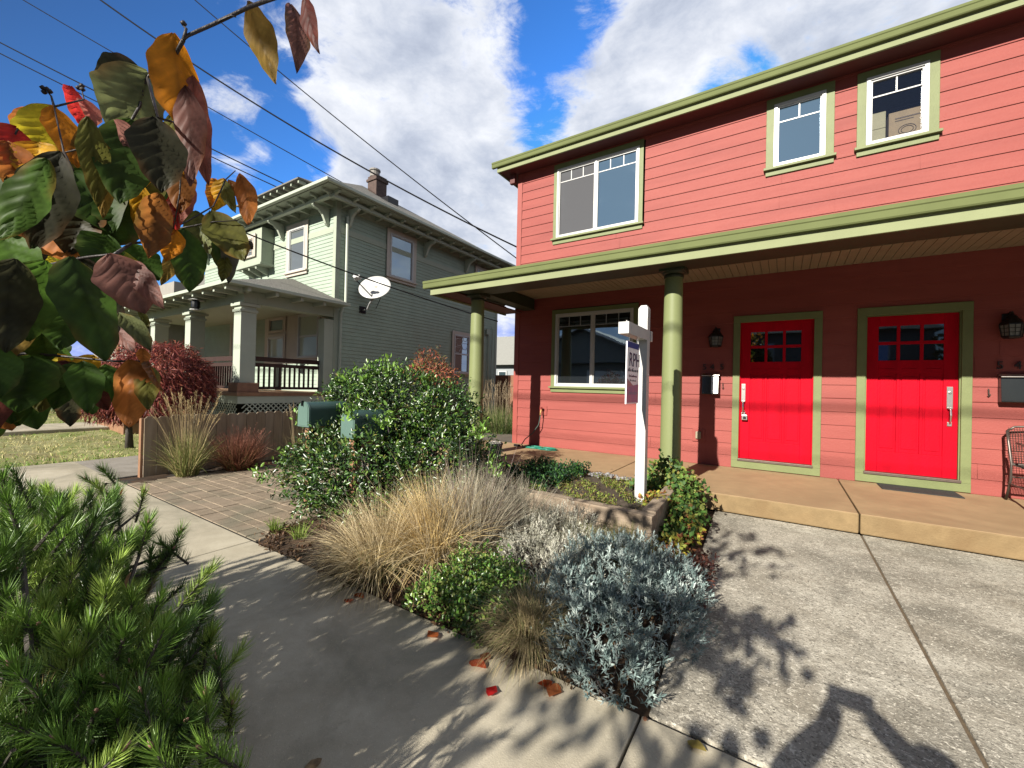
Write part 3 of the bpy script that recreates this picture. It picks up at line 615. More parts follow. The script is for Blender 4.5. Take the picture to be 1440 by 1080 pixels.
INK = mat('number_dark', (0.035, 0.02, 0.018), 0.4)
for s, u, lab in (('5', -1.085, 'dark house number 5, first digit above the left wall mailbox'), ('4', -.975, 'dark house number 4 between the two fives left of the left door'), ('5', -.84, 'dark house number 5, last digit, nearest the left door'),
                  ('5', 2.075, 'dark house number 5 right of the right red door'), ('4', 2.215, 'dark house number 4 above the dark mailbox at the right edge')):
    o = text_mesh('house_number', s, INK, .13, SF(u, 1.685, .028), (1, 0, 0), (0, 0, 1), None, .01); tag(o, lab, 'house number', 'metal house numbers')
MBXF = mat('mailbox_dark_metal', (0.03, 0.035, 0.035), 0.22, 0.1, 6, metal=0.3, spec=0.7)
def wallbox(u0, u1, label, half):
    t = thing('wall_mailbox', SF((u0+u1)/2, 1.30, 0), label, 'mailbox', 'wall mailboxes beside the doors')
    b = MB(SF); b.prism([(1.30, .03), (1.60, .03), (1.585, .10), (1.31, .125), (1.30, .12)], 0, u0, u1)
    b.build('box_body', MBXF, t, bevel=.004)
    MB(SF).prism([(1.60, .03), (1.628, .035), (1.622, .08), (1.595, .135), (1.585, .135), (1.60, .08)], 0, u0-.006, u1+.006).build('lid', STEEL, t, bevel=.003)
    if half: MB(SF).prism([(1.315, .129), (1.58, .106), (1.58, .109), (1.315, .132)], 0, u0+.135, u1-.01).build('reflection_panel', STEEL, t)  # lighter panel stands in for the bright reflection on the mirror-like front
wallbox(-1.075, -.835, 'small black and steel mailbox on the wall below the number 545', True)
wallbox(2.095, 2.50, 'wide dark mailbox with a steel lid at the right edge', False)
for u, v, lab in ((-.79, 1.43, 'small brass hook on the wall beside the black and steel mailbox'), (2.02, 1.40, 'small brass hook on the wall beside the wide dark mailbox')):
    o = MB(SF).tube([(u, v+.05, .02), (u, v+.03, .035), (u, v, .03), (u+.012, v-.02, .04), (u, v-.04, .03), (u-.008, v-.02, .045)], .006, 6).build('wall_hook', BRONZE); tag(o, lab, 'hook', 'small wall hooks')
t = thing('outlet_cover', SF(-1.125, .60, 0), 'beige weatherproof outlet cover low on the red wall behind the column', 'outlet')
MB(SF).box(-1.215, -1.035, .545, .745, .0, .024).build('mount_block', RED, t, bevel=.003)
MB(SF).box(-1.165, -1.085, .59, .705, .024, .06).build('cover', mat('beige_plastic', (.45, .38, .26), .5), t, bevel=.01)
t = thing('hose_spigot', SF(-3.95, .87, 0), 'brass garden spigot on a red block under the porch window', 'spigot')
MB(SF).box(-4.02, -3.86, .80, .98, 0, .024).build('mount_block', RED, t, bevel=.003)
MB(SF).tube([(-3.95, .90, .02), (-3.95, .90, .09), (-3.95, .85, .11), (-3.95, .81, .11)], [.014, .016, .016, .018], 10).build('pipe', mat('brass', (.45, .3, .12), .4, metal=.9), t)
MB(SF).tube([(-3.95, .93, .10), (-3.95, .96, .10)], [.03, .03], 10).build('tap_wheel', mat('tap_red', (.3, .03, .02), .5), t)
# hose: a drop from the spigot, then a flat coil on the slab
hose = thing('garden_hose', (-3.85, 6.88, ZF), 'green garden hose coiled on the porch floor below the spigot', 'hose')
pts = [(-3.95, YW-.11, .81), (-3.97, YW-.14, .62), (-4.08, YW-.18, .45), (-4.22, YW-.22, .33), (-4.27, YW-.27, .22), (-4.2, YW-.33, .205)]
MB().tube([tuple(Vector(pts[min(int(i), 4)]).lerp(Vector(pts[min(int(i)+1, 5)]), i-int(i))) for i in np.linspace(0, 5, 24)], .0095, 8).build('hose_drop', mat('hose_dark', (.05, .10, .08), .5), hose, smooth=True)
pts = []; 
for i in range(400):
    a = i/400*2*PI*7.3+2.6; R_ = .19+.045*math.sin(i*.021)+.02*math.sin(i*.13); cx = -3.97+(.30 if 120 < i < 260 or i > 330 else 0)*min(1, 1)
    pts.append((cx+R_*math.cos(a)*1.05, 6.86+R_*.62*math.sin(a), ZF+.010+.006*((i//55) % 3)))
sm = [tuple(np.mean(pts[max(0, i-8):i+9], axis=0)) for i in range(len(pts))]
MB().tube(sm, .0095, 6).build('hose_coil', mat('hose_green', (.02, .30, .20), .4), hose, smooth=True)
MB().tube([(-4.36, 6.80, ZF+.02), (-4.24, 6.84, ZF+.022)], [.026, .018], 10).build('nozzle', BLACK, hose)
# door mat
q = [at(1230, 679, 'z', .2), at(1247, 690, 'z', .2), at(1357, 702.5, 'z', .2), at(1340, 690, 'z', .2)]
o = raw('doormat', [(1.03, 6.78, ZF+.001), (1.74, 6.78, ZF+.001), (1.74, 7.155, ZF+.001), (1.03, 7.155, ZF+.001), (1.03, 6.78, ZF+.012), (1.74, 6.78, ZF+.012), (1.74, 7.155, ZF+.012), (1.03, 7.155, ZF+.012)],
    [(0, 3, 2, 1), (4, 5, 6, 7), (0, 1, 5, 4), (1, 2, 6, 5), (2, 3, 7, 6), (3, 0, 4, 7)], mat('mat_rubber', (.05, .05, .048), .9, .3, 60, .6, 200)); tag(o, 'thin dark grey doormat in front of the right red door', 'doormat')
# patio chair -----------------------------------------------------
ch = thing('patio_chair', (2.5, 6.8, ZF), 'dark bronze metal mesh patio armchair at the right end of the porch', 'chair')
def tb(pts, r=.012, n=8): return MB().tube(pts, r, n)
x0, x1, yf_, yb = 2.13, 2.68, 6.46, 6.98; z = ZF
for xx in (x0, x1):
    tb([(xx-.02*(1 if xx == x0 else -1), yf_-.0, z), (xx, yf_+.02, z+.25), (xx, yf_+.03, z+.42), (xx, yf_+.06, z+.60), (xx, yf_+.16, z+.655), (xx, yf_+.34, z+.665)]).build('leg', BRONZE, ch, smooth=True)
    tb([(xx, yb+.06, z), (xx, yb-.05, z+.25), (xx, yb-.06, z+.42), (xx, yb+.02, z+.66), (xx, yb+.06, z+.78)]).build('leg', BRONZE, ch, smooth=True)
    MB().tube([(xx-.02*(1 if xx == x0 else -1), yf_, z), (xx-.02*(1 if xx == x0 else -1), yf_, z+.012)], .022, 10).build('foot', BRONZE, ch)
tb([(x0, yb+.06, z+.78), (x0+.06, yb+.075, z+.83), ((x0+x1)/2, yb+.08, z+.85), (x1-.06, yb+.075, z+.83), (x1, yb+.06, z+.78)]).build('back_frame', BRONZE, ch, smooth=True)
tb([(x0, yf_+.03, z+.42), (x1, yf_+.03, z+.42)]).tube([(x0, yb-.06, z+.42), (x1, yb-.06, z+.42)], .012, 8).tube([(x0, yf_+.02, z+.2), (x0, yb-.04, z+.2)], .009, 6).tube([(x1, yf_+.02, z+.2), (x1, yb-.04, z+.2)], .009, 6).tube([(x0, yb-.05, z+.28), (x1, yb-.05, z+.28)], .009, 6).build('seat_frame', BRONZE, ch)
mesh = MB()
for i in range(26): u = x0+.015+i*(x1-x0-.03)/25; mesh.tube([(u, yf_+.03, z+.42), (u, (yf_+yb)/2, z+.405), (u, yb-.06, z+.42), (u, yb+.02, z+.66), (u, yb+.07, z+.82)], .0022, 4)
for i in range(20): v = yf_+.05+i*(yb-.1-yf_-.05)/19; mesh.tube([(x0, v, z+.412), (x1, v, z+.412)], .0022, 4)
for i in range(16): s = i/15; mesh.tube([(x0, yb-.06+.11*s, z+.44+.36*s), (x1, yb-.06+.11*s, z+.44+.36*s)], .0022, 4)
mesh.build('seat_mesh', BRONZE, ch)
# pot on the slab behind the left column
pot = thing('plant_pot', (-4.0, 5.55, ZF), 'grey plastic pot of pale stones beside the left green column', 'pot')
px_, py_ = at(686, 652, 'z', ZF)[0]-.02, 5.15
px_, py_ = -3.83, 5.42
pot.location = (px_, py_, ZF)
MB().lathe([(.085, 0), (.115, .22), (.125, .225), (.125, .255), (.112, .255), (.108, .225)], (px_, py_, ZF), 28).build('pot_body', mat('pot_plastic', (.09, .09, .095), .5), pot, auto=True)
mb = MB()
PEB = mat('pale_pebble', (.48, .45, .40), .7, .35, 14, .2, 40)
def pebble(mb, c, r):
    import itertools
    ico = [(0, 0, 1)]+[(math.cos(a)*.9, math.sin(a)*.9, .45) for a in np.linspace(0, 2*PI, 6)[:-1]]+[(math.cos(a+.6)*.9, math.sin(a+.6)*.9, -.45) for a in np.linspace(0, 2*PI, 6)[:-1]]+[(0, 0, -1)]
    s = [r*rnd.uniform(.7, 1.3), r*rnd.uniform(.7, 1.2), r*rnd.uniform(.45, .75)]; th = rnd.random()*6
    vs = [(c[0]+math.cos(th)*v[0]*s[0]-math.sin(th)*v[1]*s[1], c[1]+math.sin(th)*v[0]*s[0]+math.cos(th)*v[1]*s[1], c[2]+v[2]*s[2]) for v in ico]
    fs = [(0, 1+i, 1+(i+1) % 5) for i in range(5)]+[(1+i, 6+i, 1+(i+1) % 5) for i in range(5)]+[(1+(i+1) % 5, 6+i, 6+(i+1) % 5) for i in range(5)]+[(11, 6+(i+1) % 5, 6+i) for i in range(5)]
    mb.add(vs, fs)
for i in range(60):
    a = rnd.random()*2*PI; r = .1*rnd.random()**.5; pebble(mb, (px_+r*math.cos(a), py_+r*math.sin(a), ZF+.235+.03*rnd.random()+(.1-r)*.2), .018)
mb.build('stones', PEB, pot, smooth=True)
# ================================================================== SIGN POST
X0 = -1.19; sp = thing('sign_post', (X0-.01, 4.3, .25), 'white square real estate post with a side arm standing in the raised bed', 'sign post')
mb = MB(); px, py, h = X0-.012, 4.28, .048
mb.box(px-h, px+h, py-h, py+h, .20, 2.17); mb.add([(px-h, py-h, 2.17), (px+h, py-h, 2.17), (px+h, py+h, 2.17), (px-h, py+h, 2.17), (px-.028, py-.028, 2.205), (px+.028, py-.028, 2.205), (px+.028, py+.028, 2.205), (px-.028, py+.028, 2.205)], [(0, 1, 5, 4), (1, 2, 6, 5), (2, 3, 7, 6), (3, 0, 4, 7), (4, 5, 6, 7)])
mb.build('post', WHITEP, sp, bevel=0.002)
MB().box(px-.045, px+.05, 3.63, 4.225, 1.845, 1.95).box(px+.053, px+.054, 3.7, 3.71, 1.9, 1.91).box(px-.05, px+.055, 4.335, 4.40, 1.845, 1.95).build('arm', WHITEP, sp, bevel=0.003)
MB().tube([(px, 3.72, 1.95), (px, 3.72, 1.975)], .006, 6).tube([(px, 3.80, 1.845), (px, 3.80, 1.795)], .004, 6).tube([(px, 4.04, 1.845), (px, 4.04, 1.795)], .004, 6).build('hook', STEEL, sp)
sg = thing('hanging_sign', (px, 3.92, 1.21), 'white, blue and purple real estate panel hanging under the white arm', 'sign')
MB().box(px-.006, px+.006, 3.735, 4.10, 1.215, 1.795).build('panel', mat('sign_white', (1.5, 1.5, 1.55), .4, .05, 6), sg)
NAVY = mat('sign_navy', (.07, .12, .45), .4); PURP = mat('sign_purple', (.30, .26, .55), .4, .1, 5, col2=(.75, .36, .45)); PINK = mat('sign_pink', (.62, .30, .30), .4, .1, 4, col2=(.5, .45, .5)); SINK = mat('sign_ink', (.06, .045, .14), .4)
fx = px+.008
MB().box(px+.0061, fx, 3.745, 4.095, 1.735, 1.79).build('blue_band', NAVY, sg)
MB().add([(fx, 3.745, 1.225), (fx, 4.095, 1.225), (fx, 4.095, 1.40), (fx, 3.745, 1.37)], [(0, 1, 2, 3)]).build('purple_band', PURP, sg)
MB().add([(fx-.001, 3.745, 1.371), (fx-.001, 3.93, 1.386), (fx-.001, 3.745, 1.45)], [(0, 1, 2)]).build('pink_corner', PINK, sg)
text_mesh('sign_letters', 'RPH', SINK, .185, (fx, 3.79, 1.565), (0, 1, 0), (0, 0, 1), sg, .001)
def scribble(z0, y0, y1, hh, m, nm):
    q = MB(); y = y0; r = random.Random(int(z0*1000))
    while y < y1:
        w = r.uniform(.006, .013); k = hh*r.choice((.55, .6, .65, 1.0)); q.box(fx-.0005, fx+.0008, y, y+w*.45, z0, z0+k)
        if r.random() < .6: q.box(fx-.0005, fx+.0008, y+w*.45, y+w, z0+(k*.8 if r.random() < .5 else 0), z0+(k if r.random() < .5 else k*.25)+.004)
        y += w+.005+(.014 if r.random() < .15 else 0)
    q.build(nm, m, sg)
scribble(1.515, 3.765, 4.08, .034, mat('sign_grey', (.22, .22, .25), .5), 'small_lettering')
scribble(1.465, 3.80, 4.04, .022, SINK, 'small_lettering')
scribble(1.425, 3.83, 4.02, .016, MATS['sign_grey'], 'small_lettering')
scribble(1.30, 3.80, 4.06, .036, mat('sign_pale', (.5, .5, .6), .5), 'pale_lettering')
# ================================================================== PLANTER
pl = thing('raised_planter', (-1.6, 4.2, 0), 'weathered timber raised bed edging in front of the porch slab', 'planter')
def timber(name, p, q, w, z0, z1, top=0.0):
    p = np.array(p, float); q = np.array(q, float); d = q-p; L = np.linalg.norm(d); d /= L; n_ = np.array([-d[1], d[0]])*w
    b = MB(lambda u, v, w_: (p[0]+d[0]*u+n_[0]*v, p[1]+d[1]*u+n_[1]*v, w_)); b.box(0, L, 0, 1, z0, z1)
    return b.build(name, TIMB, pl, bevel=.008)
timber('front_timber', (-2.07, 3.62), (-.90, 3.55), .12, .15, .295); timber('front_timber', (-2.07, 3.625), (-.90, 3.555), .11, -.02, .145)
timber('side_timber', (-.90, 3.68), (-.97, 5.20), .12, .15, .305); timber('side_timber', (-.905, 3.685), (-.975, 5.20), .11, -.02, .145)
timber('left_timber', (-2.80, 3.80), (-2.10, 3.66), .12, .14, .275); timber('left_timber', (-2.80, 3.80), (-2.10, 3.665), .11, -.02, .135)
lumpy('planter_soil', -2.8, -1.08, 3.74, 5.21, .20, GRAV, .012, 40, lambda X, Y: .03*np.sin(X*3)*0)
V_, F_ = [], []
mb = MB()
for i in range(170):
    pebble(mb, (rnd.uniform(-2.75, -1.1), 5.21-abs(rnd.gauss(0, .13)), .235+rnd.random()*.02), rnd.uniform(.012, .035))
o = mb.build('river_stones', mat('river_stone', (.22, .21, .22), .6, .5, 6, .2, 40, col2=(.45, .43, .42)), smooth=True); tag(o, 'grey and white river stones strewn along the porch edge', 'stones', kind='stuff')
def groundcover(name, x0, x1, y0, y1, z, n, L, cols, label, cat, dens=None, kind='stuff', m=LEAFM, h=.04):
    X = x0+(x1-x0)*NR.random(n*3); Y = y0+(y1-y0)*NR.random(n*3)
    f = np.sin(X*7)*np.sin(Y*8+1)+.7*np.sin(X*17+Y*13)+NR.normal(size=n*3)*.5
    ok = f > (dens if dens is not None else -9); X, Y = X[ok][:n], Y[ok][:n]; n = len(X)
    P = np.stack([X, Y, z+h*NR.random(n)**1.5], 1); N = np.tile([0, 0, 1.], (n, 1))
    V, F, k = leaves(P, unit(NR.normal(size=(n, 3))+[0, 0, .9]), unit(N+NR.normal(size=(n, 3))*.6), L*(.6+.8*NR.random(n)), L*.55)
    o = raw(name, V, F, m, col=np.repeat(pick(cols, n, .3), k, axis=0)); tag(o, label, cat, kind=kind); return o
groundcover('creeping_plants', -2.75, -1.1, 3.76, 5.1, .225, 5200, .022, [(.16, .24, .03), (.28, .33, .06), (.20, .22, .07), (.25, .17, .07)], 'low yellow green creeping plants covering the raised bed', 'ground cover', 0.0)
groundcover('fern_patch', -2.9, -2.1, 4.0, 5.2, .23, 4500, .035, [(.03, .10, .03), (.06, .16, .03), (.02, .05, .03)], 'dark green leafy patch at the shaded left end of the raised bed', 'ground cover', -.3, h=.14)
groundcover('bed_litter', -3.8, -.56, 1.72, 3.6, .004, 7500, .03, [(.12, .06, .03), (.07, .04, .02), (.20, .12, .06)], 'brown leaf litter and bark on the bed soil', 'litter', .2, h=.05)
# ================================================================== MIDDLE SHRUB + MAILBOXES
sh = thing('evergreen_shrub', (-3.5, 2.9, 0), 'large glossy green broadleaf shrub growing around the two green mailboxes', 'shrub')
ells = [(-3.95, 2.75, .42, .62, .62, .50), (-3.35, 2.75, .45, .65, .62, .56), (-2.85, 3.05, .48, .50, .55, .56), (-3.05, 3.2, .72, .45, .4, .42), (-2.72, 3.25, .40, .34, .42, .46),
        (-4.25, 3.2, 1.05, .50, .42, .38), (-3.55, 3.25, 1.12, .55, .42, .40), (-3.05, 3.35, 1.05, .42, .38, .34), (-4.0, 3.1, .7, .7, .4, .4), (-4.55, 3.2, 1.22, .22, .2, .22), (-3.9, 3.15, 1.38, .2, .2, .2)]
P, N = blob_points(ells, 36000, .58, .24, .02)
keep = ~((P[:, 0] > -4.47) & (P[:, 0] < -4.16) & (P[:, 1] < 2.86) & (P[:, 2] > .80) & (P[:, 2] < 1.2)) & ~((P[:, 0] > -3.72) & (P[:, 0] < -3.42) & (P[:, 1] < 2.80) & (P[:, 2] > .74) & (P[:, 2] < 1.2))
keep &= (((P-np.array([-2.98, 2.72, .93]))/np.array([.34, .26, .17]))**2).sum(1) > 1
P, N = P[keep], N[keep]
foliage('leaf_mass', P, N, LEAFG, sh, .043, .019, [(.035, .085, .016), (.06, .14, .02), (.15, .24, .035), (.015, .035, .010), (.24, .22, .06)], [4, 4, 2, 3, .25], spread=.75, up=.35)
# fresh upright shoots on top
B = []
for c in ((-4.55, 3.1, 1.3), (-4.35, 3.1, 1.35), (-3.95, 3.15, 1.42), (-3.85, 3.0, 1.35), (-3.5, 3.1, 1.42), (-3.2, 3.2, 1.35), (-4.6, 2.7, .85), (-4.62, 2.5, .4), (-4.66, 2.3, .25), (-2.4, 3.1, .85), (-2.25, 3.2, .5), (-3.6, 3.0, 1.45), (-3.35, 2.4, 1.0), (-3.0, 2.5, .95)):
    for s in range(6):
        d = np.array([rnd.gauss(0, .05), rnd.gauss(0, .05), rnd.uniform(.05, .17)])
        for t in np.linspace(0, 1, 9): B.append(np.array(c)+d*t*1.2+np.array([rnd.gauss(0, .03), rnd.gauss(0, .03), 0]))
B = np.array(B); o2_ = foliage('leaf_mass', B, unit(NR.normal(size=B.shape)+[0, 0, 1.2]), LEAFG, sh, .05, .022, [(.20, .36, .05), (.14, .28, .04)], spread=.5, up=.8)
o1_ = [c for c in bpy.data.objects if c.parent is sh and c.name.startswith('leaf_mass') and c is not o2_][0]
for q in bpy.context.selected_objects: q.select_set(False)
o1_.select_set(True); o2_.select_set(True); bpy.context.view_layer.objects.active = o1_; bpy.ops.object.join(); o1_.select_set(False)
mb = MB()
for i in range(40):
    e = ells[i % len(ells)]; b = (-3.5+rnd.gauss(0, .35), 2.95+rnd.gauss(0, .12), 0); tp = (e[0]+rnd.gauss(0, e[3]*.4), e[1]+rnd.gauss(0, e[4]*.4), e[2]+rnd.uniform(0, e[5]*.6))
    md = tuple((np.array(b)+tp)/2+np.array([rnd.gauss(0, .06), rnd.gauss(0, .06), 0])); mb.tube([b, md, tp], [.016, .010, .004], 5)
mb.build('branches', DBARK, sh)
def mailbox(x, y, zb, label, tilt=0.0):
    t = thing('post_mailbox', (x, y, 0), label, 'mailbox', 'green roadside mailboxes'); w = .1; hh = .165; L = .47
    def arch(w, z0, zt, n=14): return [(x-w, z0)]+[(x+w*math.cos(a), z0+zt+w*math.sin(a)) for a in np.linspace(PI, 0, n)]+[(x+w, z0)]
    MB().prism(arch(w, zb, hh), 1, y, y+L).build('box_shell', DGREENM, t, auto=True)
    MB().prism(arch(w+.006, zb-.004, hh), 1, y-.022, y-.002).prism(arch(w-.012, zb+.01, hh-.006), 1, y-.026, y-.0221).build('front_door', mat('mailbox_front_green', (.16, .27, .23), .4, .08, 5), t, auto=True)
    MB().box(x-.006, x+.006, y-.05, y-.02, zb+hh+w-.045, zb+hh+w+.012).build('latch', BLACK, t, bevel=.002)
    MB().box(x-.09, x+.09, y+.03, y+L-.03, zb-.022, zb-.004).build('base_board', DECK, t)
    MB().box(x-.03+.03, x+.045+.03, y+.01, y+.085, .0, zb-.022).box(x-.0, x+.075, y+.0, y+.40, zb-.11, zb-.022).build('post', DECK, t, bevel=.003)
    return t
mailbox(-4.32, 2.55, .87, 'green arched mailbox, the left one with a bluish front, in the shrub')
mailbox(-3.55, 2.55, .815, 'green arched mailbox, the right one, leaning out of the shrub leaves')
# reddish nandina behind the shrub
nd = thing('nandina_shrub', (-3.45, 3.75, 0), 'reddish orange leafy shrub tip showing above the evergreen shrub', 'shrub')
P, N = blob_points([(-3.78, 3.85, 1.58, .26, .2, .22), (-4.0, 3.9, 1.50, .2, .2, .14), (-3.55, 3.85, 1.44, .2, .2, .18)], 2200, .3, .3)
foliage('leaf_mass', P, N, LEAFM, nd, .05, .014, [(.34, .08, .05), (.40, .13, .06), (.22, .12, .05), (.12, .12, .04)], tmpl=LEAF4, spread=1.0)
mb = MB()
for i in range(9): mb.tube([(-3.7+rnd.gauss(0, .06), 3.85, 0), (-3.75+rnd.gauss(0, .12), 3.85, 1.45)], [.009, .005], 5)
mb.build('stems', BARK, nd)
# ================================================================== BED GRASSES AND LOW SHRUBS
def G(x, y, z=0.0): return at(x, y, 'z', z)
STRAW = [(.80, .66, .40), (.66, .53, .30), (.95, .80, .52), (.46, .35, .19)]
GREYG = [(.66, .60, .45), (.82, .77, .60), (.44, .39, .29), (.30, .23, .17)]
g1 = thing('fountain_grass', (-2.35, 1.98, 0), 'golden straw fountain grass arching over the sidewalk edge', 'grass clump', 'ornamental grasses in the bed')
tuft('blades', (-2.40, 1.97, .02), 1500, .62, .0042, .75, 1.7, STRAW, GRASSM, g1, .14, lean=(-.1, -.12)); tuft('base_leaves', (-2.40, 1.97, .0), 700, .38, .004, 1.0, 1.4, [(.12, .14, .05), (.2, .2, .08)], GRASSM, g1, .18)
g2 = thing('fountain_grass', (-2.05, 2.3, 0), 'taller pale golden grass clump just right of the straw fountain grass', 'grass clump', 'ornamental grasses in the bed')
tuft('blades', (-2.16, 2.28, .02), 1700, .74, .004, .55, 1.5, [(.95, .72, .33), (.80, .60, .28), (.70, .57, .36)], GRASSM, g2, .13, lean=(-.05, -.1)); tuft('base_leaves', (-2.16, 2.28, .0), 500, .38, .004, .9, 1.4, [(.12, .13, .05), (.16, .12, .06)], GRASSM, g2, .15)
tuft('dry_stalks', (-2.40, 1.97, .02), 60, .78, .003, .75, .5, [(.7, .58, .36), (.5, .4, .24)], GRASSM, g1, .14); tuft('dry_stalks', (-2.16, 2.28, .02), 70, .95, .003, .6, .5, [(.75, .6, .36), (.55, .42, .24)], GRASSM, g2, .14)
g3 = thing('silver_grass', (-1.95, 2.6, 0), 'upright silvery grey grass clump in the middle of the bed', 'grass clump', 'ornamental grasses in the bed')
tuft('blades', (-1.98, 2.52, .02), 2000, .78, .0036, .42, 1.1, GREYG+[(.5, .44, .32)], GRASSM, g3, .13)
tuft('flower_stalks', (-1.98, 2.52, .02), 48, 1.0, .004, .34, .35, [(.36, .28, .26), (.42, .34, .3)], GRASSM, g3, .1, Lvar=.2)
g4 = thing('silver_grass', (-1.75, 3.0, 0), 'spiky pale grey grass clump nearest the timber planter', 'grass clump', 'ornamental grasses in the bed')
tuft('blades', (-1.86, 2.98, .02), 1300, .62, .0038, .75, .9, GREYG+[(.5, .48, .38), (.3, .32, .2)], GRASSM, g4, .10); tuft('flower_stalks', (-1.86, 2.98, .02), 14, .72, .005, .5, .3, [(.5, .46, .4)], GRASSM, g4, .08)
g5 = thing('fescue_clump', (-1.1, 1.95, 0), 'small dry fescue tuft at the front of the bed beside the red fallen leaf', 'grass clump', 'ornamental grasses in the bed')
tuft('blades', (-1.08, 1.87, .02), 1500, .40, .003, .62, 2.2, [(.52, .42, .22), (.40, .32, .18), (.62, .50, .29), (.28, .28, .12)], GRASSM, g5, .08, lean=(0, -.1)); tuft('base_leaves', (-1.08, 1.84, .0), 500, .2, .003, 1.2, 2.0, [(.14, .09, .07), (.2, .14, .1)], GRASSM, g5, .1)
g6 = thing('meadow_grass', (-1.15, 3.2, 0), 'wispy olive grass standing before the timber planter face', 'grass clump')
for i, (x, y) in enumerate(((-1.35, 3.15), (-1.15, 3.1), (-.95, 3.05), (-.85, 2.95), (-1.05, 3.3))):
    tuft('blades', (x, y, .02), 420, .30, .0034, .45, 1.0, [(.34, .35, .11), (.46, .42, .18), (.50, .42, .26), (.20, .25, .07)], GRASSM, g6, .12)
# fresh green low shrub (small leaves)
lg = thing('heath_shrub', (-1.5, 2.1, 0), 'bright green small leaved low shrub between the golden grass and the fescue', 'shrub')
P, N = blob_points([(-1.62, 2.1, .09, .26, .24, .22), (-1.38, 1.87, .06, .23, .18, .17), (-1.72, 1.88, .05, .2, .14, .16), (-1.42, 2.15, .08, .20, .18, .18)], 6800, .5, .3, .01)
foliage('leaf_mass', P, N, LEAFG, lg, .024, .013, [(.10, .22, .03), (.17, .30, .05), (.05, .13, .02), (.24, .30, .07)], spread=.9, up=.5)
mb = MB()
for i in range(26): mb.tube([(-1.5+rnd.gauss(0, .1), 2.15+rnd.gauss(0, .1), 0), (-1.5+rnd.gauss(0, .2), 2.15+rnd.gauss(0, .18), rnd.uniform(.12, .26))], [.006, .002], 4)
mb.build('branches', DBARK, lg)
# silver lavender-like shrubs: rosettes of narrow leaves
def silver(name, ells, n, L, W, cols, label, cat, stem=True, per=14, lump=.22, loc=None):
    t = thing(name, (ells[0][0], ells[0][1], 0), label, cat)
    P, N = blob_points(ells, n, .72, lump, .02); n = len(P)
    ax = unit(N*.8+np.array([0, 0, .7])+NR.normal(size=(n, 3))*.25)
    Pp = np.repeat(P, per, axis=0); A_ = np.repeat(ax, per, axis=0); tt = np.tile(np.linspace(0, 1, per), n)[:, None]
    hl = .055
    Pp = Pp+A_*(tt-.6)*hl; D = unit(A_*(.35+tt*.9)+NR.normal(size=A_.shape)*(.65-.35*tt))
    V, F, k = leaves(Pp, D, unit(A_+NR.normal(size=A_.shape)*.4), (L*(1.05-.45*tt[:, 0]))*(.8+.4*NR.random(len(Pp))), W, LEAF4)
    c = np.repeat(pick(cols, n, .32), per, axis=0); c = c*(.75+.45*tt)
    raw('leaf_mass', V, F, SILV, t, col=np.repeat(c, k, axis=0))
    mb = MB()
    for i in range(60):
        e = ells[i % len(ells)]; mb.tube([(e[0]+rnd.gauss(0, .05), e[1]+rnd.gauss(0, .05), 0), (e[0]+rnd.gauss(0, e[3]*.5), e[1]+rnd.gauss(0, e[4]*.5), e[2]+rnd.uniform(0, e[5]*.5))], [.006, .003], 4)
    mb.build('branches', DBARK, t); return t
silver('lavender_shrub', [(-.78, 2.00, .08, .30, .28, .24), (-.60, 2.35, .10, .28, .30, .26), (-.95, 2.55, .12, .34, .30, .28), (-.62, 2.80, .08, .26, .26, .22), (-.64, 1.84, .05, .20, .16, .16), (-.85, 2.85, .12, .28, .2, .24), (-1.05, 2.25, .10, .2, .25, .2)],
       2300, .034, .0060, [(.27, .36, .34), (.38, .47, .44), (.17, .24, .23), (.52, .60, .56)], 'large mounded blue grey lavender shrub at the driveway corner of the bed', 'shrub')
silver('santolina_shrub', [(-1.55, 2.9, .11, .36, .30, .25), (-1.22, 2.85, .10, .30, .26, .22), (-1.5, 3.2, .12, .3, .24, .24), (-1.2, 2.5, .10, .26, .22, .22), (-1.45, 2.52, .12, .26, .24, .24), (-1.15, 2.25, .08, .16, .16, .18), (-1.75, 2.75, .10, .22, .22, .2)],
       2700, .022, .0040, [(.62, .61, .50), (.50, .50, .40), (.36, .35, .27), (.75, .73, .62)], 'fine pale grey santolina mound behind the lavender shrub', 'shrub', per=12)
# leafy plant around the second column foot
ep = thing('leafy_perennial', (-.85, 4.9, 0), 'green and yellow leafy perennial sprawling over the timber corner at the column foot', 'plant')
P, N = blob_points([(-1.12, 5.0, .38, .22, .2, .20), (-.86, 4.7, .24, .20, .28, .22), (-.76, 4.25, .14, .17, .25, .17), (-.78, 3.9, .08, .14, .2, .10), (-1.25, 4.7, .28, .16, .18, .12)], 2300, .4, .3, .02)
foliage('leaf_mass', P, N, LEAFM, ep, .05, .034, [(.07, .16, .03), (.13, .22, .04), (.26, .30, .06), (.04, .09, .025), (.30, .20, .07)], [4, 4, 3, 2, 1], spread=.8, up=.2)
P, N = blob_points([(-.68, 4.0, .1, .1, .12, .12), (-.72, 3.6, .07, .12, .14, .09), (-1.05, 4.25, .27, .14, .2, .05)], 500, .3, .2, .02)
foliage('yellow_leaves', P, N, LEAFM, ep, .04, .026, [(.40, .36, .05), (.30, .33, .06), (.36, .14, .05)], spread=.7)
rb = thing('barberry_plant', (-.45, 3.0, 0), 'low dark red leaved plant at the driveway edge beside the lavender shrub', 'plant')
P, N = blob_points([(-.47, 2.95, .04, .1, .3, .12), (-.5, 3.4, .04, .1, .2, .10)], 900, .3, .3, .01)
foliage('leaf_mass', P, N, LEAFM, rb, .03, .014, [(.10, .025, .02), (.07, .03, .02), (.14, .05, .03)], tmpl=LEAF4)
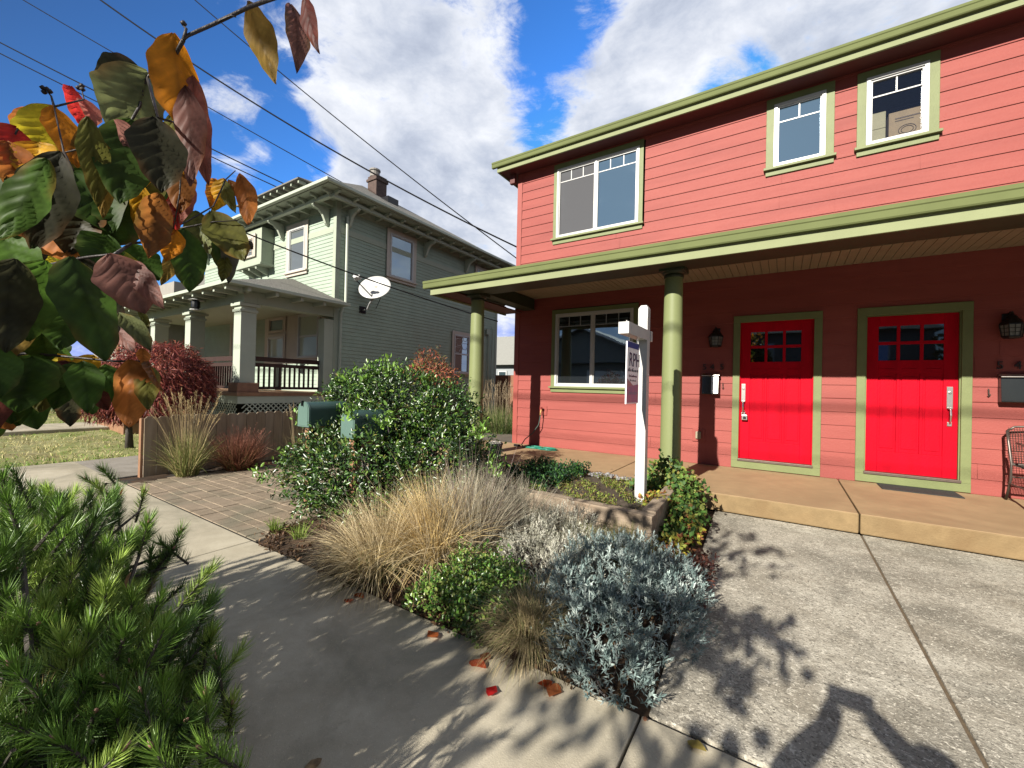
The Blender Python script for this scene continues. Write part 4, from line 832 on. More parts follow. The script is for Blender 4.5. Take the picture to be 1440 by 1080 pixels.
tuft('lily_tuft', (-3.78, 1.98, .0), 70, .16, .006, .5, .9, [(.22, .34, .05), (.3, .4, .08)], GRASSM, None, .04)
o = bpy.data.objects['lily_tuft']; tag(o, 'small bright green grass tuft at the bed corner, nearer the pavers', 'grass clump', 'small green tufts')
o = tuft('lily_tuft', (-3.45, 2.02, .0), 70, .17, .006, .5, .9, [(.22, .34, .05), (.3, .4, .08)], GRASSM, None, .05); tag(o, 'small bright green grass tuft at the bed corner, on the mulch side', 'grass clump', 'small green tufts')
# fallen leaves on the concrete
FALL = [((692, 972), (.55, .02, .02), .075, 'bright red fallen leaf on the shaded sidewalk'), ((778, 972), (.50, .16, .06), .10, 'large brown orange fallen leaf against the bed edge below the lavender'), ((766, 962), (.55, .10, .03), .07, 'orange red fallen leaf tucked beside the large brown one'),
        ((505, 838), (.55, .12, .03), .09, 'orange fallen leaf under the straw fountain grass'), ((490, 845), (.45, .08, .03), .07, 'dark red fallen leaf under the straw fountain grass'), ((608, 893), (.58, .16, .05), .09, 'orange fallen leaf in front of the bright green low shrub'),
        ((672, 935), (.50, .10, .04), .10, 'long rust fallen leaf left of the fescue tuft'), ((682, 925), (.45, .08, .03), .08, 'curled red brown leaf against the fescue tuft'), ((980, 1050), (.50, .40, .12), .07, 'pale yellow fallen leaf at the concrete joint'), ((440, 1076), (.45, .33, .2), .06, 'tan fallen leaf at the bottom edge of the sidewalk'),
        ((907, 1012), (.40, .20, .12), .03, 'tiny brown leaf lying in the concrete joint'), ((860, 660), (.4, .3, .2), .03, 'tiny dry leaf on the porch floor')]
for (p, c, L, lab) in FALL:
    z = .2 if p == (860, 660) else .008
    P = np.array([G(p[0], p[1], z)]); a = rnd.random()*6; nx = 7
    X, Y = np.meshgrid(np.linspace(-1, 1, 7), np.linspace(0, 1, 8)); wd = np.sin(np.pi*np.clip(Y, .02, .98)**.8)*.34*(1+.12*np.sin(Y*17)); lx = X*wd*L; ly = (Y-.5)*L
    lz = .004+.05*L*np.abs(X)**1.5*wd*2+.05*L*np.sin(Y*5+a)+.012*0
    V = np.stack([P[0, 0]+lx*math.cos(a)-ly*math.sin(a), P[0, 1]+lx*math.sin(a)+ly*math.cos(a), z+lz], -1).reshape(-1, 3)
    i = np.arange(56).reshape(8, 7); F = np.stack([i[:-1, :-1], i[:-1, 1:], i[1:, 1:], i[1:, :-1]], -1).reshape(-1, 4)
    o = raw('fallen_leaf', V, F, AUT, col=np.tile(c, (56, 1)), smooth=True); tag(o, lab, 'leaf', 'fallen leaves')
# ================================================================== CEDAR FENCE + ITS GRASSES
fn = thing('picket_fence', (-7.3, 3, 0), 'low weathered cedar dog-eared fence running back from the sidewalk', 'fence')
y = 2.03; i = 0
while y < 8.6:
    w = .138; h = .83+rnd.uniform(-.012, .012); dx = rnd.uniform(-.003, .003)
    b = MB().prism([(y, -.02), (y+w, -.02), (y+w, h-.03), (y+w-.03, h), (y+.03, h), (y, h-.03)], 0, -7.32+dx, -7.302+dx); b.build('picket', FENCE, fn, bevel=.001)
    y += w+.006
MB().box(-7.36, -7.321, 2.03, 8.6, .15, .24).box(-7.36, -7.321, 2.03, 8.6, .60, .69).build('rail', FENCE, fn)
MB().box(-7.405, -7.321, 2.0, 2.028, -.05, .80).build('post', DECK, fn)
def pgrass(name, x, y, n, H, sp, lab, cols, base, nb=260, grp='feathery grasses along the cedar fence', bl=.6, br=.1):
    t = thing(name, (x, y, 0), lab, 'grass clump', grp)
    plumes('plumes', (x, y, 0), n, H, sp, cols, GRASSM, t, br); tuft('blades', (x, y, 0), nb, H*bl, .0065, .5, 1.1, base, GRASSM, t, br*1.3); return t
pgrass('feather_grass', -6.98, 2.42, 80, 1.22, .30, 'tall golden feather grass at the sidewalk end of the cedar fence', [(.62, .48, .24), (.5, .38, .2)], [(.30, .31, .10), (.42, .36, .16), (.2, .24, .07)], 420)
pgrass('feather_grass', -6.9, 3.95, 12, 1.15, .45, 'thin sparse feather grass in the middle of the fence bed', [(.58, .45, .26)], [(.40, .34, .16), (.3, .25, .12)], 60)
pgrass('feather_grass', -6.7, 4.7, 46, 1.25, .40, 'green and gold feather grass behind the left green mailbox', [(.50, .42, .18), (.42, .36, .15)], [(.25, .30, .06), (.34, .36, .10), (.42, .36, .14)], 620, bl=.8, br=.22)
t = thing('russet_grass', (-6.9, 3.05, 0), 'russet red bushy grass against the cedar fence', 'grass clump')
tuft('blades', (-6.9, 3.05, .0), 1100, .62, .006, .55, .7, [(.26, .09, .05), (.20, .07, .04), (.24, .17, .06), (.13, .13, .04)], GRASSM, t, .17, tipcol=(.34, .13, .09)); plumes('plumes', (-6.9, 3.05, 0), 60, .72, .5, [(.40, .20, .14), (.3, .12, .08)], GRASSM, t, .12, head=.1, hw=.008)
# grasses, fence and house seen through the side gap
for i, (x, y) in enumerate(((-6.75, 8.8), (-6.2, 9.0), (-6.95, 9.6), (-5.7, 9.2), (-6.4, 9.8))):
    pgrass('feather_grass', x, y, 46, 1.55, .22, ['tall tan feather grass in the side gap, nearest the green column', 'tall tan feather grass in the middle of the side gap', 'tall tan feather grass at the back left of the side gap', 'tall tan feather grass beside the red house corner', 'tall tan feather grass at the back of the side gap'][i],
           [(.46, .36, .22), (.52, .42, .28)], [(.14, .20, .05), (.22, .26, .08), (.06, .11, .03)], 420, 'tall grasses in the side gap', .62, .2)
bf = thing('back_fence', (-7, 13.2, 0), 'reddish brown board fence closing the gap between the houses', 'fence')
x = -9.4
while x < -4.7: MB().box(x, x+.14, 13.2, 13.22, -.05, 1.78).build('board', FENCER, bf); x += .146
MB().box(-9.4, -4.7, 13.17, 13.199, 1.35, 1.44).box(-9.4, -4.7, 13.17, 13.199, .3, .39).build('rail', FENCER, bf)
MB().box(-8.35, -8.25, 13.08, 13.168, -.05, 1.95).build('post', FENCER, bf)
fh = thing('far_house', (-21, 31, 0), 'distant pale low house with a light grey hipped roof behind the back fence', 'house')
MB().box(-30, -12, 30, 40, 0, 3.2).build('wall', mat('far_wall', (.42, .46, .48), .7), fh)
MB().add([(-30.6, 29.4, 3.2), (-11.4, 29.4, 3.2), (-11.4, 40.6, 3.2), (-30.6, 40.6, 3.2), (-26, 35, 6.4), (-21, 35, 6.4)], [(0, 1, 5, 4), (1, 2, 5), (2, 3, 4, 5), (3, 0, 4), (0, 3, 2, 1)]).build('roof', mat('far_roof', (.42, .42, .38), .85, .1), fh)
w = MB().box(-21.0, -20.1, 29.9, 29.99, 1.9, 2.7).build('window', WHITE, fh); MB().box(-20.9, -20.2, 29.88, 29.899, 2.0, 2.6).build('window_glass', GLS, w)
ft = thing('far_bush', (-15.8, 27, 0), 'dark round tree top beside the far pale house', 'tree')
P, N = blob_points([(-14.6, 27, 2.0, 1.4, 1.2, 1.3), (-13.2, 27.5, 2.2, 1.5, 1.2, 1.2)], 2500, .5, .2); foliage('crown', P, N, LEAFM, ft, .25, .16, [(.04, .08, .03), (.06, .11, .03)], tmpl=LEAF4)
MB().tube([(-14, 27, 0), (-14, 27, 1.8)], [.15, .1], 8).build('trunk', BARK, ft)
# ================================================================== GREEN HOUSE
GX0 = -9.5; GY0 = 6.3; GXW = -17.1; GYB = 13.35
gh = thing('sage_house', (-13.1, 9.8, 0), 'two storey sage green clapboard house with hipped roof, bracketed eaves and front porch', 'house')
def SS(u, v, w): return (GX0+w, u, v)      # side wall: u=Y
def FR(u, v, w): return (u, GY0-w, v)      # front wall: u=X
so = [(7.84, 8.99, 4.28, 5.76), (10.70, 11.75, 1.66, 3.20), (11.9, 12.7, 4.75, 5.72)]
mb = MB(SS); siding(mb, GY0+.11, GYB-.11, .95, 5.15, .096, .014, so, (99, 100), 0); siding(mb, GY0+.11, GYB-.11, 5.30, 5.78, .096, .014, so, (99, 100), 0)
mb.build('wall', GSID, gh)
fo = [(-11.75, -10.70, 4.24, 5.66), (-13.98, -12.44, 4.66, 5.78)]
mb = MB(FR); siding(mb, GXW, GX0-.11, 3.3, 5.15, .096, .014, fo, (99, 100), 0); siding(mb, GXW, GX0-.11, 5.30, 5.78, .096, .014, fo, (99, 100), 0)
siding(mb, GXW, GX0-.11, 1.10, 3.05, .096, .014, [(-12.85, -9.85, 1.9, 3.3), (-15.05, -13.95, 1.1, 3.1)], (99, 100), 0)
mb.build('wall', GSID, gh)
mb = MB(); mb.box(GXW, GX0-.003, GY0+.003, GYB, .3, 5.95); mb.build('shell_wall', GSID, gh)
mb = MB(); mb.box(GX0-.105, GX0+.02, GY0-.02, GY0+.11, .95, 5.80).box(GX0-.1, GX0+.02, GYB-.11, GYB+.02, .95, 5.8)
mb.box(GX0-.002, GX0+.026, GY0+.11, GYB-.11, 5.15, 5.20).box(GX0-.002, GX0+.02, GY0+.11, GYB-.11, 5.2, 5.30).box(GXW, GX0-.105, GY0-.026, GY0+.002, 5.15, 5.20).box(GXW, GX0-.105, GY0-.02, GY0+.002, 5.2, 5.3)
mb.box(GX0-.004, GX0+.03, GY0+.11, GYB-.11, .84, .95).box(GX0-.004, GX0+.022, GY0-.02, GYB, 5.78, 5.95).box(GXW, GX0-.004, GY0-.022, GY0+.004, 5.78, 5.95)
mb.build('corner_boards', GTRIM, gh, bevel=.004)
MB().box(GX0-.03, GX0-.01, GY0+.1, GYB, 0, .84).build('foundation', mat('foundation', (.16, .16, .14), .9, .3, 10), gh)
GLSG = glassmat('old_glass', (0.10, 0.11, 0.11), 0.25); SHADE = glassmat('window_shade', (.34, .37, .30), .10)
def SSw(u, v, w): return (GX0+w+.026, u, v)
def FRw(u, v, w): return (u, GY0-w-.026, v)
window(gh, SSw, 7.98, 8.86, 4.42, 5.66, WHITE, CREAM, 1, None, .12, True, GLSG)
w = window(gh, SSw, 10.82, 11.63, 1.78, 3.10, WHITE, CREAM, 1, None, .11, True, glassmat('leaded_glass', (.16, .15, .12), .3), hung=True)
mb = MB(SSw)
for cx, cy, r in ((11.1, 2.85, .16), (11.4, 2.72, .15), (11.02, 2.58, .13), (11.42, 2.98, .1)):
    mb.tube([(cx+r*math.cos(a)*(1+.3*math.sin(3*a)), cy+r*math.sin(a)*(1+.3*math.cos(2*a)), -.004) for a in np.linspace(0, 2*PI, 20)], .007, 4)
mb.build('lead_tracery', WHITE, w)
window(gh, SSw, 11.98, 12.62, 4.85, 5.64, WHITE, CREAM, 1, None, .1, True, GLSG)
window(gh, FRw, -11.62, -10.83, 4.36, 5.56, WHITE, CREAM, 1, None, .13, True, GLSG)
# small projecting bay with leaded sash
by = MB(FR); by.box(-13.9, -12.5, 4.72, 5.74, 0, .35).box(-13.96, -12.44, 4.66, 4.72, 0, .40)
for x in (-13.6, -13.2, -12.8): by.prism([(4.66, 0), (4.66, .36), (4.58, .34), (4.50, .15), (4.46, 0)], 0, x-.04, x+.04)
bay = by.build('bay', GTRIM, gh, bevel=.004)
def FRb(u, v, w): return (u, GY0-.376-w, v)
wb = window(gh, FRb, -13.45, -12.85, 4.92, 5.50, CREAM, CREAM, 1, None, .09, False, GLSG)
mb = MB(FRb)
for x in (-13.3, -13.15, -13.0): mb.box(x-.007, x+.003, 4.98, 5.45, -.006, .004)
for z in (5.1, 5.22, 5.34): mb.box(-13.41, -12.89, z-.006, z+.006, .0045, .008)
mb.build('muntin', CREAM, wb)
# ground floor windows and door under the porch
mb = MB(FR); mb.box(-12.85, -9.85, 1.84, 3.32, 0, .02).build('window_surround', CREAM, gh)
for a, b, c, d, mtl in ((-11.05, -10.10, 1.98, 3.16, SHADE), (-12.60, -11.75, 1.98, 2.62, SHADE), (-12.60, -11.75, 2.74, 3.16, GLSG)):
    def FRc(u, v, w): return (u, GY0-.03-w, v)
    window(gh, FRc, a, b, c, d, CREAM if mtl is not SHADE else WHITE, CREAM, 1, None, .07, False, mtl, hung=(b-a) > .9, fw=.05)
mb = MB(FR); mb.box(-15.05, -14.93, 1.1, 3.2, 0, .03).box(-14.07, -13.95, 1.1, 3.2, 0, .03).box(-15.1, -13.9, 3.2, 3.34, 0, .04); tr = mb.build('door_trim', CREAM, gh)
MB(FR).box(-14.93, -14.07, 1.1, 3.2, 0, .016).build('door', WHITE, gh)
# eaves: flat soffit boards, rafter tails, brackets, gutter board
EX = -8.80; EY = 5.60; EYB = 14.05; EXW = -17.8; EZ = 5.98
mb = MB(); mb.add([(EX, EY, EZ), (EX, EYB, EZ), (EXW, EYB, EZ), (EXW, EY, EZ), (-13.3, 9.83, 8.72), (EX, EY, EZ-.03), (EX, EYB, EZ-.03), (EXW, EYB, EZ-.03), (EXW, EY, EZ-.03)],
   [(0, 1, 4), (1, 2, 4), (2, 3, 4), (3, 0, 4), (5, 8, 7, 6), (0, 5, 6, 1), (1, 6, 7, 2), (2, 7, 8, 3), (3, 8, 5, 0)])
mb.build('roof', SHING, gh)
MB().box(EX-.69, EX-.02, EY+.02, EYB-.02, 5.935, 5.948).box(EXW+.02, EX-.69, EY+.02, EY+.69, 5.935, 5.948).build('soffit', GTRIM, gh)
MB().box(EX-.004, EX+.085, EY-.085, EYB, 5.945, 6.02).box(EXW, EX-.004, EY-.085, EY+.004, 5.945, 6.02).build('gutter', GPALE, gh, bevel=.01)
tail = [(0, 5.934), (.60, 5.934), (.63, 5.90), (.60, 5.865), (.52, 5.87), (.46, 5.83), (.36, 5.825), (.0, 5.81)]
y = EY+.35
while y < EYB-.1: MB(lambda a, b, c, y=y: (GX0+b, y+a, c)).prism([(p, q) for p, q in tail], 0, -.035, .035).build('rafter_tail', GTRIM, gh); y += .51
x = EX-.35
while x > EXW: MB(lambda a, b, c, x=x: (x+a, GY0-b, c)).prism([(p, q) for p, q in tail], 0, -.035, .035).build('rafter_tail', GTRIM, gh); x -= .51
br = [(.0, 5.79), (.50, 5.79), (.53, 5.74), (.47, 5.69), (.34, 5.66), (.22, 5.56), (.15, 5.42), (.11, 5.32), (.05, 5.27), (.0, 5.25)]
for y in (6.62, 9.35, 11.35, 13.1): MB(lambda a, b, c, y=y: (GX0+.02+b, y+a, c-.005)).prism([(p*.85, 5.79-(5.79-q)*.85) for p, q in br], 0, -.036, .036).build('eave_bracket', GPALE, gh)
for x in (-9.82, -11.95, -14.4, -16.8): MB(lambda a, b, c, x=x: (x+a, GY0-.02-b, c-.005)).prism([(p*.85, 5.79-(5.79-q)*.85) for p, q in br], 0, -.036, .036).build('eave_bracket', GPALE, gh)
MB().box(GX0+.35, GX0+.45, GY0-.4, GYB+.3, 5.79, 5.86).box(GXW, GX0+.35, GY0-.45, GY0-.35, 5.79, 5.86).build('eave_beam', GPALE, gh)
# front dormer
dm = MB(); dm.box(-14.7, -12.0, 6.9, 9.2, 6.2, 7.05); dmo = dm.build('dormer', GSID, gh)
MB().add([(-15.2, 6.4, 7.10), (-11.5, 6.4, 7.10), (-11.5, 9.6, 7.10), (-15.2, 9.6, 7.10), (-13.35, 8.6, 8.15), (-15.2, 6.4, 7.06), (-11.5, 6.4, 7.06), (-11.5, 9.6, 7.06), (-15.2, 9.6, 7.06)],
         [(0, 1, 4), (1, 2, 4), (2, 3, 4), (3, 0, 4), (5, 8, 7, 6), (0, 5, 6, 1), (1, 6, 7, 2), (2, 7, 8, 3), (3, 8, 5, 0)]).build('dormer_roof', SHING, dmo)
for x in np.arange(-15.0, -11.5, .38): MB().box(x-.03, x+.03, 6.45, 6.95, 6.97, 7.055).build('rafter_end', GTRIM, dmo)
for y in np.arange(6.7, 9.3, .42): MB().box(-12.0, -11.55, y-.03, y+.03, 6.97, 7.055).build('rafter_end', GTRIM, dmo)
ck = MB().box(-12.28, -11.82, 9.30, 9.75, 7.4, 8.55).box(-12.32, -11.78, 9.26, 9.79, 8.36, 8.45); c_ = ck.build('chimney', BRICK, gh, bevel=.01)
MB().lathe([(.17, 0), (.16, .2), (.19, .21), (.19, .26), (.12, .26)], (-12.1, 9.45, 8.55), 14).build('chimney_pot', mat('pot_grey', (.35, .33, .3), .7), c_)
MB().box(-11.78, -11.2, 9.3, 9.75, 7.42, 7.66).build('vent_cap', BLACK, gh)
MB().tube([(GX0+.09, 6.55, 5.6), (GX0+.09, 6.55, 3.42), (GX0+.12, 6.48, 3.3), (GX0+.09, 6.42, 3.1), (GX0+.09, 6.42, .4)], .035, 8).build('downspout', GPALE, gh, auto=True)
MB().tube([(GX0+.05, 12.75, 3.4), (GX0+.05, 12.75, .9)], .02, 6).tube([(GX0+.05, 12.95, 3.6), (GX0+.08, 12.98, 3.5), (GX0+.05, 12.95, .9)], .015, 6).box(GX0+.02, GX0+.1, 12.6, 12.8, 3.3, 3.5).build('conduit', GTRIM, gh)
# porch
PX = -9.45; PY = 4.10
MB().box(GXW, PX, PY, GY0, 1.02, 1.10).build('porch_deck', DECK, gh, bevel=.005)
MB().box(GXW, PX-.02, PY+.02, PY+.05, .86, 1.018).box(PX-.05, PX-.02, PY+.05, GY0-.03, .86, 1.018).build('deck_skirt', GPALE, gh)
lat = MB()
def lattice(f, u0, u1, v0, v1):
    s = .11; u = u0-(v1-v0)
    while u < u1:
        for sg_ in (1, -1):
            a0, a1 = (u, u+(v1-v0)) if sg_ > 0 else (u+(v1-v0), u); p = []
            t0 = 0; t1 = 1
            lo, hi = u0, u1
            pts = []
            for t in np.linspace(0, 1, 9):
                uu = a0+(a1-a0)*t
                if lo <= uu <= hi: pts.append((uu, v0+(v1-v0)*t))
            if len(pts) > 1:
                (ua, va), (ub, vb) = pts[0], pts[-1]; w_ = .016; o_ = .004 if sg_ > 0 else .012
                lat.add([f(ua-w_, va, o_), f(ua+w_, va, o_), f(ub+w_, vb, o_), f(ub-w_, vb, o_), f(ua-w_, va, o_+.006), f(ua+w_, va, o_+.006), f(ub+w_, vb, o_+.006), f(ub-w_, vb, o_+.006)], [(0, 1, 2, 3), (4, 7, 6, 5), (0, 3, 7, 4), (1, 5, 6, 2)])
        u += s
lattice(lambda u, v, w: (PX-.04+w, u, v), PY+.1, GY0, .08, .86); lattice(lambda u, v, w: (u, PY+.04-w, v), -12.4, PX-.05, .08, .86)
lat.build('lattice_skirt', GPALE, gh)
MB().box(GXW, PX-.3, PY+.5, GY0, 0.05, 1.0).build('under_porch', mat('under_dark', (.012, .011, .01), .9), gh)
pts4 = [(-9.70, 4.33), (-12.25, 4.33), (-14.6, 4.33), (-16.8, 4.33), (-9.62, 6.16)]
for i, (x, y) in enumerate(pts4):
    h_ = .155 if i < 4 else .13
    q = MB().box(x-h_, x+h_, y-h_, y+h_, 1.30 if i < 4 else 1.1, 2.92); 
    if i < 4: q.box(x-h_-.025, x+h_+.025, y-h_-.025, y+h_+.025, 2.80, 2.86).box(x-h_-.05, x+h_+.05, y-h_-.05, y+h_+.05, 2.92, 2.985)
    c_ = q.build('porch_column', GPALE, gh, bevel=.006)
    if i < 4: MB().box(x-.21, x+.21, y-.21, y+.21, 1.10, 1.30).build('column_base', mat('brick_base', (.40, .20, .12), .7, .2, 8), c_, bevel=.01)
MB().box(GXW, PX-.05, PY+.1, PY+.38, 2.99, 3.24).box(PX-.35, PX-.05, PY+.38, GY0, 2.99, 3.24).build('porch_beam', GTRIM, gh, bevel=.005)
MB().box(GXW, PX-.35, PY+.38, GY0-.02, 3.17, 3.19).build('porch_ceiling', GTRIM, gh)
pex = -9.02; pey = 3.72
MB().add([(pex, pey, 3.30), (pex, GY0+.1, 3.30), (-11.45, GY0+.004, 4.2), (GXW, GY0+.004, 4.2), (GXW-.4, pey, 3.30), (pex, pey, 3.27), (pex, GY0+.1, 3.27), (GXW-.4, pey, 3.27)],
         [(0, 1, 2), (0, 2, 3, 4), (0, 5, 6, 1), (4, 7, 5, 0)]).build('porch_roof', SHING, gh)
MB().box(GXW-.4, pex-.01, pey+.02, PY+.3, 3.245, 3.262).box(pex-.6, pex-.01, PY+.3, GY0+.1, 3.245, 3.262).build('porch_soffit', GTRIM, gh)
MB().box(GXW-.4, pex+.03, pey-.03, pey, 3.24, 3.31).box(pex, pex+.03, pey, GY0+.1, 3.24, 3.31).build('porch_gutter', GPALE, gh, bevel=.005)
for x in np.arange(GXW, pex-.1, .52): MB().box(x-.035, x+.035, pey+.05, PY+.1, 3.16, 3.244).build('porch_rafter_end', GPALE, gh)
for y in np.arange(pey+.4, GY0, .55): MB().box(PX-.05, pex-.06, y-.035, y+.035, 3.16, 3.244).build('porch_rafter_end', GPALE, gh)
rl = MB().box(-9.74, -9.66, 4.55, 6.03, 1.78, 1.88).box(-9.73, -9.67, 4.55, 6.03, 1.66, 1.74).box(-9.73, -9.67, 4.55, 6.03, 1.16, 1.22).box(-12.03, -9.9, 4.29, 4.37, 1.78, 1.88).box(-12.03, -9.9, 4.30, 4.36, 1.66, 1.74).box(-12.03, -9.9, 4.30, 4.36, 1.16, 1.22)
r_ = rl.build('porch_rail', DWOOD, gh)
for y in np.arange(4.63, 6.0, .115): MB().box(-9.718, -9.682, y-.016, y+.016, 1.22, 1.66).build('baluster', DWOOD, gh)
for x in np.arange(-11.95, -9.95, .115): MB().box(x-.016, x+.016, 4.315, 4.348, 1.22, 1.66).build('baluster', DWOOD, gh)
MB().box(-14.5, -12.5, 3.1, 3.4, 0.0, .40).box(-14.5, -12.5, 3.4, 3.7, 0, .65).box(-14.5, -12.5, 3.7, PY-.01, 0, .88).build('porch_steps', DECK, gh, bevel=.01)
pl_ = thing('porch_light', (-11.0, 3.9, 2.98), 'black and white lantern under the sage house porch eave', 'lamp')
MB().lathe([(.05, 0), (.085, .03), (.085, .17), (.05, .19)], (-11.1, 3.92, 2.93), 10).build('lamp_body', BLACK, pl_); MB().lathe([(.15, 0), (.02, .05), (.02, .06)], (-11.1, 3.92, 3.125), 12).lathe([(.11, 0), (.11, .02)], (-11.1, 3.92, 2.90), 12).build('lamp_cap', WHITE, pl_)
o = MB().lathe([(.03, -.09), (.10, -.06), (.13, 0)], (-12.0, 5.2, 3.165), 14).build('ceiling_light', WHITE, smooth=True); tag(o, 'small round ceiling light under the sage house porch', 'lamp')
# satellite dish
sd = thing('satellite_dish', (GX0+.02, 7.2, 3.3), 'white oval satellite dish on a bent arm on the sage side wall', 'satellite dish')
cD = np.array(at(527, 404, 'x', GX0+.55)); nD = unit(np.array([.42, -.80, .42])); uD = unit(np.cross([0, 0, 1.], nD)); vD = np.cross(nD, uD)
V = [cD-nD*.07]; F = []; nr, na = 6, 36
for r in range(1, nr+1):
    for a in range(na):
        t = 2*PI*a/na; q = r/nr; V.append(cD+uD*.43*q*math.cos(t)+vD*.36*q*math.sin(t)-nD*.07*(1-q*q))
F += [(0, 1+(a+1) % na, 1+a) for a in range(na)]
for r in range(nr-1): F += [(1+r*na+a, 1+r*na+(a+1) % na, 1+(r+1)*na+(a+1) % na, 1+(r+1)*na+a) for a in range(na)]
d_ = raw('dish', np.array(V), F, WHITE, sd, smooth=True); so_ = d_.modifiers.new('solid', 'SOLIDIFY'); so_.thickness = .012
bs = np.array([GX0+.03, 7.12, 3.30]); bt = cD-vD*.30-nD*.05
MB().tube([bs, bs+np.array([.16, .02, .02]), (bs+bt)/2+np.array([.06, 0, 0]), bt], .022, 8).build('mast', mat('grey_pipe', (.5, .5, .5), .4), sd, smooth=True)
MB().box(GX0+.0, GX0+.03, 7.02, 7.22, 3.22, 3.40).build('wall_foot', BLACK, sd, bevel=.005)
lp = cD-vD*.06+nD*.42-uD*.30
MB().tube([bt, lp-np.array([0, 0, .05])], .014, 6).tube([bt+uD*.2, GX0*np.array([1., 0, 0])+np.array([.02, 7.55, 3.42])], .010, 5).build('feed_arm', BLACK, sd)
MB().tube([lp-nD*.02, lp+nD*.10], [.06, .055], 12).tube([lp+uD*.09, lp+nD*.10+uD*.09], [.045, .04], 10).build('feed_horn', WHITE, sd, auto=True)
MB().tube([cD+vD*.1-nD*.058, cD+vD*.1-nD*.054], .07, 16).build('dish_emblem', mat('emblem', (.55, .42, .34), .5), sd)
# Japanese maple in front of the porch
mp = thing('japanese_maple', (-10.5, 2.7, 0), 'rounded red laceleaf maple in front of the sage house porch', 'tree')
P, N = blob_points([(-10.05, 2.98, 1.34, .86, .80, .72), (-10.75, 2.62, 1.12, .75, .65, .60), (-9.68, 3.3, 1.24, .46, .45, .60)], 26000, .68, .12, .12)
n = len(P); D = unit(N*.5+NR.normal(size=(n, 3))*.45+np.array([0, 0, -.75])); V, F, k = leaves(P, D, unit(N+NR.normal(size=(n, 3))*.4), .12*(.6+.8*NR.random(n)), .017, LEAF4)
topc = (P[:, 2:3]-.9)/1.0; c = pick([(.27, .055, .04), (.20, .04, .035), (.38, .11, .06), (.13, .03, .03)], n, .25, [4, 3, 2, 2])
raw('crown', V, F, LEAFM, mp, col=np.repeat(c, k, axis=0))
mb = MB(); mb.tube([(-10.5, 2.7, 0), (-10.55, 2.7, .4), (-10.4, 2.75, .8)], [.07, .05, .035], 8)
for i in range(14): a = rnd.random()*6.3; mb.tube([(-10.45, 2.72, .55), (-10.45+.5*math.cos(a), 2.72+.45*math.sin(a), 1.1+rnd.random()*.2), (-10.6+.95*math.cos(a), 2.6+.8*math.sin(a), 1.2)], [.025, .015, .006], 5)
mb.build('trunk', BARK, mp, smooth=True)
# second house on the left
h2 = thing('cream_house', (-25, 9, 0), 'cream house with yellow trimmed windows and a grey shingle roof, half hidden by autumn leaves', 'house')
YEL = mat('yellow_trim', (.52, .36, .14), .6, .08); CRM = mat('cream_wall', (.46, .43, .38), .7, .08, 3)
MB().box(-30, -20.0, 6.2, 14, 0, 3.6).build('wall', CRM, h2)
MB().box(-30, -20.2, 6.4, 12, 3.6, 5.2).build('upper_wall', CRM, h2)
MB().add([(-30.5, 5.4, 3.55), (-19.3, 5.4, 3.55), (-19.3, 14.6, 3.55), (-30.5, 14.6, 3.55), (-30.5, 10, 7.2), (-19.3, 10, 7.2), (-30.5, 5.4, 3.45), (-19.3, 5.4, 3.45), (-19.3, 14.6, 3.45), (-30.5, 14.6, 3.45)],
         [(0, 1, 5, 4), (2, 3, 4, 5), (6, 9, 8, 7), (0, 6, 7, 1), (1, 7, 8, 2), (2, 8, 9, 3), (3, 9, 6, 0), (1, 2, 5), (0, 4, 3)]).build('roof', SHING, h2)
for x in (-21.6, -23.9, -26.5):
    w = MB().box(x-.7, x+.7, 6.12, 6.198, 1.3, 3.1).build('window', YEL, h2); MB().box(x-.58, x-.03, 6.10, 6.119, 1.42, 2.98).box(x+.03, x+.58, 6.10, 6.119, 1.42, 2.98).build('window_glass', SHADE, w)
for y in (7.4, 10.0):
    w = MB().box(-19.998, -19.93, y-.7, y+.7, 1.3, 3.1).build('window', YEL, h2); MB().box(-19.93, -19.91, y-.58, y+.58, 1.42, 2.98).build('window_glass', SHADE, w)
MB().box(-30, -19.8, 5.3, 6.1, .6, .75).box(-19.95, -19.8, 5.3, 5.45, .75, 3.45).box(-24.0, -23.85, 5.3, 5.45, .75, 3.45).build('porch', YEL, h2)
MB().box(-30, -19.9, 5.31, 5.36, 1.45, 1.52).box(-30, -19.9, 5.31, 5.36, .9, .96).build('porch_rail', WHITE, h2)
for i, (x, y, rx, ry, rz, lab) in enumerate(((-20.5, 3.6, 1.6, .8, .42, 'low grey green bush at the near end of the far lawn edge'), (-24.0, 4.1, 1.8, .9, .5, 'low grey green bush in the middle of the far lawn edge'), (-28.5, 4.4, 2.2, 1, .6, 'low grey green bush at the left end of the far lawn edge'))):
    t = thing('low_bush', (x, y, .3), lab, 'bush', 'low bushes at the far lawn edge'); P, N = blob_points([(x, y, .45, rx, ry, rz), (x+.8, y, .4, rx*.5, ry*.7, rz*.8)], 3000, .6, .2, .3)
    foliage('leaf_mass', P, N, LEAFM, t, .10, .05, [(.13, .15, .09), (.09, .12, .06), (.2, .2, .13)], tmpl=LEAF4)
    MB().tube([(x, y, .25), (x, y, .6)], .04, 6).build('stem', BARK, t)
